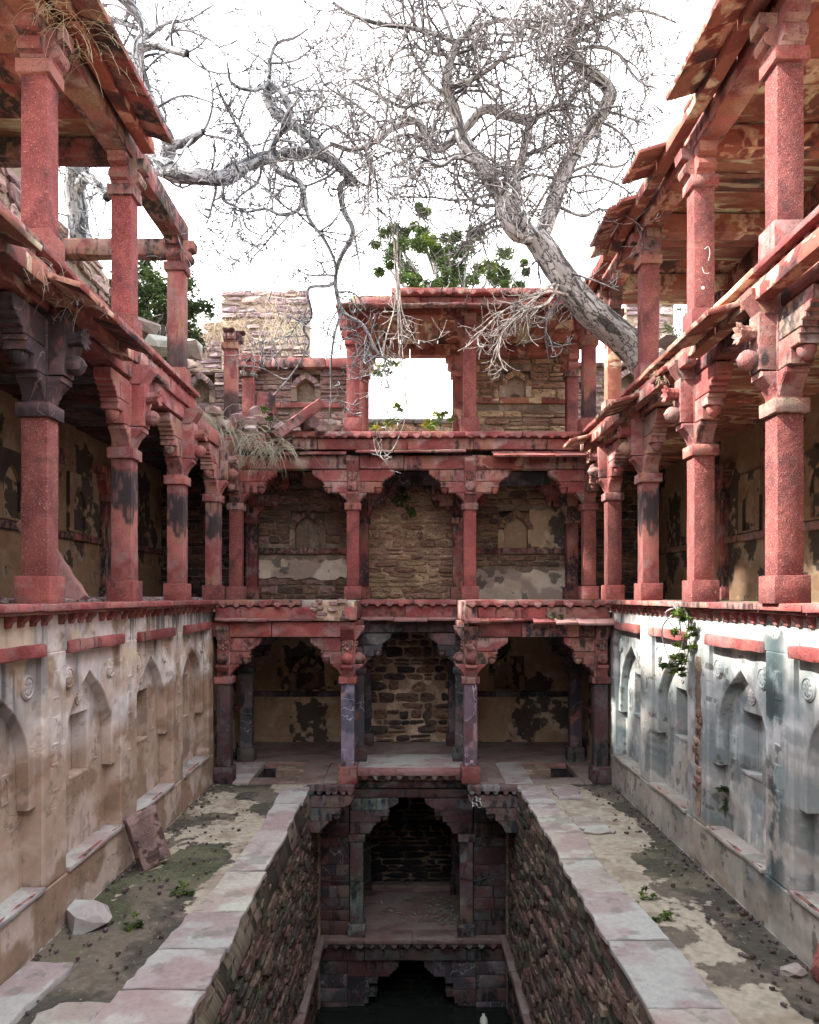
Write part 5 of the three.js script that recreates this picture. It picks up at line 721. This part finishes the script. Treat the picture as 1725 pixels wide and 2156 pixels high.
  for (const [p, a, b, tw] of limbs) limbed(t, a > .09 ? 'limb' : 'branch', p, a, b, barkB, out, { twigs: tw * 1.35, len: [.4, 1.4], dense: 5, dense2: 4.5, rmin: .011, curl: .3 });
  tag(obj('twigs', out, mat(T.bark, 0, lin(.75, .8, .88)), t), null, null, null, 'stuff');
}
{ const t = thing('hanging_vine', 'long pale vine hanging down in front of the open middle bay', 'vine', [0, 0, 0]), m = mat(T.bark, .004, lin(1.5, 1.45, 1.4)), gs = [];
  for (const q of [[[820, 440, 13.6], [834, 552, 13.8], [840, 720, 14], [849, 798, 14.1], [855, 860, 14.2], [846, 903, 14.3], [816, 958, 14.4], [783, 956, 14.4]], [[836, 470, 13.6], [840, 620, 13.9], [848, 740, 14.1], [858, 860, 14.3]], [[830, 500, 13.6], [832, 640, 13.9], [808, 740, 14.1], [826, 850, 14.3], [832, 885, 14.3]], [[842, 520, 13.7], [846, 650, 14], [875, 720, 14.1]]]) { gs.push(tubeGeo(pp(q), .016, .008, { sides: 6, lump: .2 })); const c = new THREE.CatmullRomCurve3(pp(q)); for (let i = 0; i < 7; i++) { const u = R(.35, .98); grow(gs, c.getPoint(u), V3(R(-1, 1), R(-.5, .2), R(-.3, .3)), R(.3, .75), .008, 0, { dense: 3, dense2: 2, lift: .14 }); } }
  obj('stem', gs, m, t); }

// ---------------------------------------------------------------- leafy growth
const leafMat = (r, g, b) => new THREE.MeshPhysicalMaterial({ color: lin(r, g, b), roughness: .6, transmission: .35, thickness: 0, side: THREE.DoubleSide, specularIntensity: .5 });
const LEAF = { dark: leafMat(.045, .075, .028), mid: leafMat(.075, .12, .035), bright: leafMat(.16, .235, .04), yellow: leafMat(.36, .34, .06), grey: leafMat(.12, .15, .09) };
function leaves(n, place, size) { const pos = [], nor = []; const a = V3(), b = V3(), c = V3(), e = new THREE.Euler(), k = new THREE.Quaternion();
  for (let i = 0; i < n; i++) { const p = place(i), s = R(...size); e.set(R(-1.1, .6), R(0, 6.3), R(-.7, .7)); k.setFromEuler(e); const w = s * R(.2, .28), v = [[0, 0, 0], [w, .02 * s, s * .45], [0, -.08 * s, s * .5], [-w, .02 * s, s * .45], [0, -.12 * s, s]].map(q => V3(...q).applyQuaternion(k).add(p));
    for (const t of [[0, 1, 2], [1, 4, 2], [0, 2, 3], [3, 2, 4]]) { a.copy(v[t[1]]).sub(v[t[0]]); b.copy(v[t[2]]).sub(v[t[0]]); c.copy(a).cross(b).normalize(); for (const j of t) { pos.push(v[j].x, v[j].y, v[j].z); nor.push(c.x, c.y, c.z); } } }
  const g = new THREE.BufferGeometry(); g.setAttribute('position', new THREE.Float32BufferAttribute(pos, 3)); g.setAttribute('normal', new THREE.Float32BufferAttribute(nor, 3)); g.setAttribute('uv', new THREE.Float32BufferAttribute(new Float32Array(pos.length / 3 * 2), 2)); return g; }
// lobes: [centre x, y (picture), distance, radius]; foliage gathers in clumps on limbs that carry it
function bush(name, label, cat, lobes, mats, size, per, { base, twig = .02, group } = {}) {
  const t = thing(name, label, cat, [0, 0, 0], group), wood = [], by = mats.map(() => []); const B = base ? P(...base) : null;
  for (const [x, y, d, r] of lobes) { const C = P(x, y, d); if (B) wood.push(tubeGeo([B, B.clone().lerp(C, .5).add(V3(R(-.2, .2), .1, R(-.2, .2))), C], twig * 1.6, twig * .5, { sides: 6 }));
    const n = Math.max(3, Math.round(r * r * 16)), cl = []; for (let i = 0; i < n; i++) { const v = V3(R(-1, 1), R(-1, 1), R(-1, 1)); if (v.lengthSq() > 1) { i--; continue; } cl.push(C.clone().add(v.multiplyScalar(r))); }
    for (const c of cl) { if (B) wood.push(tubeGeo([C, C.clone().lerp(c, .5).add(V3(R(-.05, .05), R(0, .1), R(-.05, .05))), c], twig * .45, twig * .2, { sides: 4, per: 2 })); const k = Math.floor(rnd() * mats.length), q = R(.12, .3) * Math.min(1, r * 1.4); by[k].push(leaves(per, () => { const v = V3(R(-1, 1), R(-.8, .8), R(-1, 1)); return v.multiplyScalar(q * Math.cbrt(rnd())).add(c); }, size)); } }
  by.forEach((g, i) => { if (g.length) obj('crown', g, mats[i], t); }); if (wood.length) obj('stem', wood, M.bark, t); return t;
}
const L4 = LEAF;
bush('leafy_tree', 'dense green tree rising behind the facade roof', 'tree', [[880, 475, 21.5, .55], [850, 530, 21.3, .7], [820, 510, 21.5, .5], [920, 545, 21.2, .7], [980, 545, 21.4, .75], [950, 505, 21.6, .6], [1040, 560, 21.3, .6], [1075, 585, 21.5, .5], [900, 600, 20.8, .5], [980, 600, 21, .6], [1040, 605, 21, .5], [815, 560, 21, .4], [890, 450, 21.6, .25], [1095, 560, 21.5, .25]], [L4.dark, L4.mid, L4.mid, L4.mid, L4.bright], [.06, .11], 420, { base: [950, 760, 21.3], twig: .06 });
bush('leafy_bush', 'yellow green sprouts on the left end of the facade roof', 'bush', [[880, 595, 20, .45], [910, 585, 20, .4], [945, 600, 20, .35], [865, 605, 20, .3]], [L4.bright, L4.mid, L4.mid], [.07, .13], 150, { base: [900, 650, 20], twig: .02 });
bush('leafy_bush', 'dark green bush filling the gap behind the left upper columns', 'bush', [[300, 560, 17, .55], [330, 590, 16.6, .7], [360, 620, 16.5, .7], [310, 640, 16.6, .7], [345, 660, 16.2, .6], [395, 640, 17, .55], [300, 690, 16.5, .6], [350, 700, 16.2, .6], [400, 690, 16.8, .5], [290, 610, 17, .5]], [L4.dark, L4.mid, L4.dark, L4.dark], [.07, .14], 140, { base: [330, 780, 16.6], twig: .04 });
bush('leafy_bush', 'pale green shrub beside the free standing left column', 'bush', [[405, 640, 18, .4], [415, 680, 18, .45], [425, 715, 18, .35]], [L4.grey, L4.mid, L4.bright], [.07, .12], 34, { base: [410, 760, 18], twig: .02 });
bush('leafy_bush', 'grey green bush on the rubble between the right upper columns', 'bush', [[1432, 690, 17, .35], [1445, 665, 17, .3], [1415, 715, 17, .35]], [L4.grey, L4.mid], [.06, .1], 36, { base: [1430, 770, 17], twig: .02 });
bush('leafy_shrub', 'yellow leaved shrub at the right of the open middle bay', 'shrub', [[925, 885, 17.6, .24], [945, 875, 17.6, .2], [905, 893, 17.6, .14]], [L4.yellow, L4.bright, L4.mid, L4.bright], [.08, .14], 26, { base: [930, 930, 17.6], twig: .012 });
bush('leafy_shrub', 'yellow and green shrub at the left of the open middle bay', 'shrub', [[828, 880, 17.8, .22], [815, 895, 17.8, .18], [790, 905, 17.8, .2], [838, 860, 17.8, .1]], [L4.grey, L4.bright, L4.mid, L4.yellow], [.08, .13], 18, { base: [825, 930, 17.8], twig: .012 });
bush('hanging_leaves', 'spray of yellow green leaves under the middle roof beam', 'leaves', [[808, 772, 17.5, .16], [832, 768, 17.5, .14], [792, 782, 17.5, .1]], [L4.bright, L4.yellow, L4.mid], [.1, .16], 12, { base: [850, 755, 17.5], twig: .008 });
bush('wall_plant', 'bright green creeper hanging over the right plaster wall', 'plant', [[1437, 1300, 10.2, .16], [1446, 1320, 10.2, .14], [1432, 1338, 10.25, .13], [1442, 1362, 10.25, .13], [1425, 1385, 10.2, .14], [1445, 1385, 10.25, .12], [1412, 1400, 10.2, .1], [1440, 1410, 10.3, .09]], [L4.bright, L4.mid, L4.mid], [.035, .07], 75, { base: [1440, 1275, 10.3], twig: .01 });
bush('wall_plant', 'dark leafy creeper on the middle rubble wall', 'plant', [[845, 1045, 18.2, .12], [860, 1052, 18.2, .12], [838, 1058, 18.2, .1], [862, 1070, 18.2, .08], [868, 1082, 18.2, .06], [845, 1030, 18.2, .08]], [L4.mid, L4.dark], [.09, .14], 9, { base: [850, 1022, 18.25], twig: .006 });
bush('wall_plant', 'small green plant among the stones of the collapsed left bay', 'plant', [[563, 880, 15.9, .12], [566, 900, 15.9, .1], [558, 862, 15.9, .07]], [L4.bright, L4.mid], [.06, .1], 22, { base: [565, 915, 15.9], twig: .008 });
bush('wall_plant', 'sparse weed on the right red parapet of the lowest gallery', 'plant', [[1166, 1296, 14.2, .07], [1178, 1298, 14.2, .05]], [L4.mid], [.05, .08], 9, { base: [1170, 1306, 14.25], twig: .004 });
bush('wall_plant', 'small ferns growing in the crack of the right wall', 'plant', [[1528, 1700, 9.7, .1], [1520, 1660, 9.7, .05]], [L4.mid, L4.dark], [.06, .1], 16, { base: [1525, 1720, 9.75], twig: .004 });
for (const [x, y, l] of [[1690, 1985, 'weed tuft at the foot of the right wall nearest the camera'], [1620, 1890, 'weed tuft at the foot of the right wall beside a small stone'], [1565, 1838, 'weed patch at the foot of the third right niche'], [1350, 1640, 'weed tuft at the foot of the right wall farthest away'], [1355, 1888, 'weeds in the slab joint of the right walkway'], [1395, 1930, 'weeds along the broken slab edge of the right walkway'], [285, 1945, 'weed tuft on the left walkway beside the flat slab'], [385, 1878, 'moss tuft in the joint of the left paving']]) { const d = D(y); bush('weed', l, 'weed', [[x, y - 5, d, .08], [x + 14, y + 3, d - .05, .06], [x - 16, y + 8, d - .08, .05]], [L4.mid, L4.bright], [.03, .06], 26, { group: 'weeds along the walkways' }); }

// dry grass: thin curved blades
const strawM = new THREE.MeshStandardMaterial({ color: lin(.42, .34, .22), roughness: .9, side: 2 }), strawG = new THREE.MeshStandardMaterial({ color: lin(.33, .32, .24), roughness: .9, side: 2 });
function grass(label, spots, n, len, m, { hang = 0, w = .012, spread = .25 } = {}) { const gs = []; for (const [x, y, d, r] of spots) { const C = P(x, y, d); for (let i = 0; i < n; i++) { const p = C.clone().add(V3(R(-r, r), R(-.06, .06), R(-spread, spread) * .6)), L = R(...len), v = V3(R(-.5, .5), hang ? R(-.2, .6) : 1, R(-.1, .5)).normalize(), pts = [p.clone()]; for (let k = 0; k < 5; k++) { v.y -= (hang ? .42 : R(.05, .24)); v.x += R(-.14, .14); v.normalize(); p.addScaledVector(v, L / 5); pts.push(p.clone()); } gs.push(tubeGeo(pts, w * R(.4, .65), w * .2, { sides: 3, per: 1, cap: false })); if (rnd() < .35) for (let k = 0; k < 4; k++) { const q = pts[3 + (k > 1 ? 1 : 0)].clone(); gs.push(tubeGeo([q, q.clone().add(V3(R(-.07, .07), R(-.05, .06), R(-.04, .04)))], w * .4, w * .2, { sides: 3, per: 1, cap: false })); } } } const o = obj('dry_grass', gs, m); return tag(o, label, 'grass', null, 'stuff'); }
grass('straw coloured dry grass drooping over the ruin beside the left corner', [[440, 700, 19, .4], [425, 670, 19, .35], [470, 690, 19.2, .3], [500, 700, 19.3, .3]], 46, [.5, 1.1], strawM, { hang: 1 });
grass('tall dry grass in front of the square mauve ruin', [[560, 735, 19.5, .5], [600, 720, 20, .4], [620, 735, 19.5, .4], [580, 690, 20.5, .3]], 12, [.8, 1.7], strawM);
grass('greyish dry grass bush on the square mauve ruin', [[605, 690, 21.2, .35], [625, 700, 21.2, .3], [590, 705, 21.2, .3]], 16, [.5, 1.1], strawG, { hang: 1 });
grass('dry grass spilling over the left end of the facade ledge', [[470, 905, 15.3, .3], [510, 925, 15.5, .35], [545, 935, 15.6, .3], [455, 890, 15, .25], [580, 945, 15.7, .15]], 46, [.4, 1.0], strawG, { hang: 1, w: .011 });
grass('dry weeds on the broken left parapet', [[325, 775, 12.2, .15], [345, 800, 12.8, .15], [365, 830, 13.4, .15], [385, 850, 14, .15]], 24, [.2, .5], strawG, { hang: 1, w: .009 });
grass('dry grass hanging from the left roof edge', [[120, 40, 7.6, .2], [150, 80, 8, .2], [175, 110, 8.3, .15]], 26, [.3, .7], strawM, { hang: 1, w: .006 });
grass('tufts of dry weed above the nearest left column', [[150, 640, 7.6, .15], [90, 560, 7, .15]], 14, [.15, .35], strawG, { hang: 1, w: .005 });
grass('thin dry roots hanging over the near right bracket', [[1640, 690, 7.9, .08], [1655, 700, 7.8, .06]], 9, [.3, .6], strawM, { hang: 1, w: .006 });
grass('yellow dry tuft on the right middle eave', [[1398, 790, 10.4, .12]], 22, [.12, .3], strawM, { hang: 1, w: .007 });
grass('dry scrub on the low wall beyond the open middle bay', [[800, 868, 23.6, .5], [900, 862, 23.6, .5], [780, 860, 23.6, .3], [850, 868, 23.6, .4]], 20, [.2, .5], strawG, { w: .014 });
grass('grass tufts on the right rubble behind the columns', [[1350, 720, 17.5, .3], [1390, 740, 17, .3]], 18, [.2, .5], strawG, { hang: 1 });

// ---------------------------------------------------------------- fallen stones
function fallen(name, label, cat, g, m, pos, rot, group) { const o = obj(name, g, m); o.position.copy(pos); o.rotation.set(...rot); return tag(o, label, cat, group); }
const crag = (w, h, d) => { const ps = []; for (let i = 0; i < 30; i++) { const v = V3(R(-1, 1), R(-1, 1), R(-1, 1)); v.multiplyScalar(.46 / Math.pow(Math.abs(v.x) ** 5 + Math.abs(v.y) ** 5 + Math.abs(v.z) ** 5, .2) * R(.82, 1.08)); v.y *= .72; ps.push(v); } let g = new ConvexGeometry(ps); g.deleteAttribute('uv'); g = wob(g, .05, 3); g.scale(w, h * 1.3, d); return boxUV(toCreasedNormals(g, .35)); };
const brok = (w, h, d) => wob(block(w, h, d, { r: .02, n: .02, seg: .09, fq: 6, crease: .5 }), .012, 14);
fallen('fallen_slab', 'broken red slab leaning against the left plaster wall', 'slab', brok(.43, .74, .13), M.fallen, P(328, 1822, 10.05).add(V3(0, .02, 0)), [-.18, .9, .42]);
fallen('fallen_rock', 'angular mauve rock on the left walkway', 'rock', crag(.5, .3, .52), M.slab, P(192, 1950, 8.25).add(V3(0, .1, 0)), [.1, .6, -.1]);
fallen('fallen_slab', 'long pale slab lying flat in the bottom left corner', 'slab', brok(.46, .15, 1.1), M.slab, P(40, 2125, 6.75).add(V3(-.02, .0, 0)), [.02, -.1, .03]);
fallen('fallen_rock', 'rounded red stone at the right picture edge', 'rock', crag(.34, .5, .4), M.redWorn, P(1730, 2060, 7.0).add(V3(.1, .1, 0)), [.2, .3, .2]);
fallen('fallen_rock', 'small grey stone in the soil by the right wall', 'rock', crag(.24, .1, .2), M.slabPale, P(1672, 2045, 7.2), [0, .5, .1]);
fallen('fallen_slab', 'pale splintered slab leaning inside the left middle gallery', 'slab', brok(.24, 1.25, .16), M.slabRed, V3(-3.98 - .08, F2 + .0, -9.5), [-.2, .2, .62]);
fallen('fallen_slab', 'long red slab tilted on the rubble of the upper left bay', 'slab', brok(1.22, .2, .5), M.redWorn, P(632, 893, 15.95), [.12, .3, .62]);
fallen('fallen_block', 'upright red block behind the tilted slab', 'block', brok(.42, .5, .35), M.redSoot, P(560, 876, 17.2), [0, .3, .05]);
[[520, 893, 15.9, .5, .36, 'grey rock pile left of the tilted red slab'], [545, 882, 16.4, .6, .42, 'pale boulder against the upright red block'], [590, 905, 16, .4, .26, 'small stone under the tilted red slab'], [655, 893, 16.1, .55, .36, 'sandy boulder under the high end of the tilted slab'], [700, 895, 16.2, .42, .34, 'square grey stone beside the upper facade column'], [498, 880, 15.6, .34, .2, 'flat dark stone by the lone upper column'], [450, 865, 15, .4, .18, 'broken flat stone on the left parapet corner'], [470, 895, 15.2, .34, .22, 'dark stone hidden in dry grass at the left corner'], [530, 905, 15.7, .3, .2, 'dark little stone below the green plant'], [675, 905, 15.9, .28, .18, 'pale little stone on the facade ledge']].forEach(([x, y, d, w, h, l], i) => fallen('fallen_rock', l, 'rock', crag(w, h, w * .9), pick([...RUB.mauve, ...RUB.pink]), P(x, y, d), [R(-.3, .3), R(0, 6), R(-.3, .3)]));
[[300, 690, 14, .6, .4, 'big grey rock behind the second left upper column'], [335, 725, 13.6, .6, .35, 'flat grey rock between the left upper columns'], [395, 735, 15.5, .7, .5, 'brown rock beyond the free standing column'], [1400, 735, 15, .7, .4, 'dark rock heap between the right upper columns'], [1378, 752, 14.5, .5, .3, 'grey stones by the third right upper column']].forEach(([x, y, d, w, h, l]) => fallen('fallen_rock', l, 'rock', crag(w, h, w), pick([M.slabPale, M.slabDark]), P(x, y, d), [R(-.2, .2), R(0, 6), R(-.2, .2)]));
// gravel and small litter, too many to count
function litter(label, n, place, size, mats) { const gs = mats.map(() => []); for (let i = 0; i < n; i++) { const g = pick(VAR).clone(), s = R(...size); g.scale(s * R(.7, 1.4), s * R(.4, .8), s * R(.7, 1.4)); g.rotateY(R(0, 6)); g.rotateX(R(-.3, .3)); const p = place(); g.translate(p.x, p.y + s * .15, p.z); gs[i % mats.length].push(g); } gs.forEach((g, i) => tag(obj('gravel', g, mats[i]), label, 'gravel', null, 'stuff')); }
litter('gravel and rubble strewn on the left middle gallery floor', 500, () => V3(R(-5.2, -3.95), F2, -R(8.6, 15)), [.03, .11], [RUB.mauve[0], RUB.mauve[2]]);
litter('stone chips in the soil at the foot of the left wall', 260, () => V3(-3.62 + Math.pow(rnd(), 2) * 1.1, 0, -R(5.6, 14)), [.012, .04], [RUB.mauve[3], RUB.brown[3]]);
litter('stone chips in the soil at the foot of the right wall', 260, () => V3(3.76 - Math.pow(rnd(), 2) * .55, 0, -R(5.6, 14)), [.012, .045], [RUB.mauve[3], RUB.brown[3]]);
litter('broken stones on the right rubble behind the columns', 160, () => V3(R(4.6, 6.6), F3 + R(0, .3), -R(13, 16)), [.08, .22], [RUB.mauve[0], RUB.dark[2]]);
renderer.render(scene, camera);
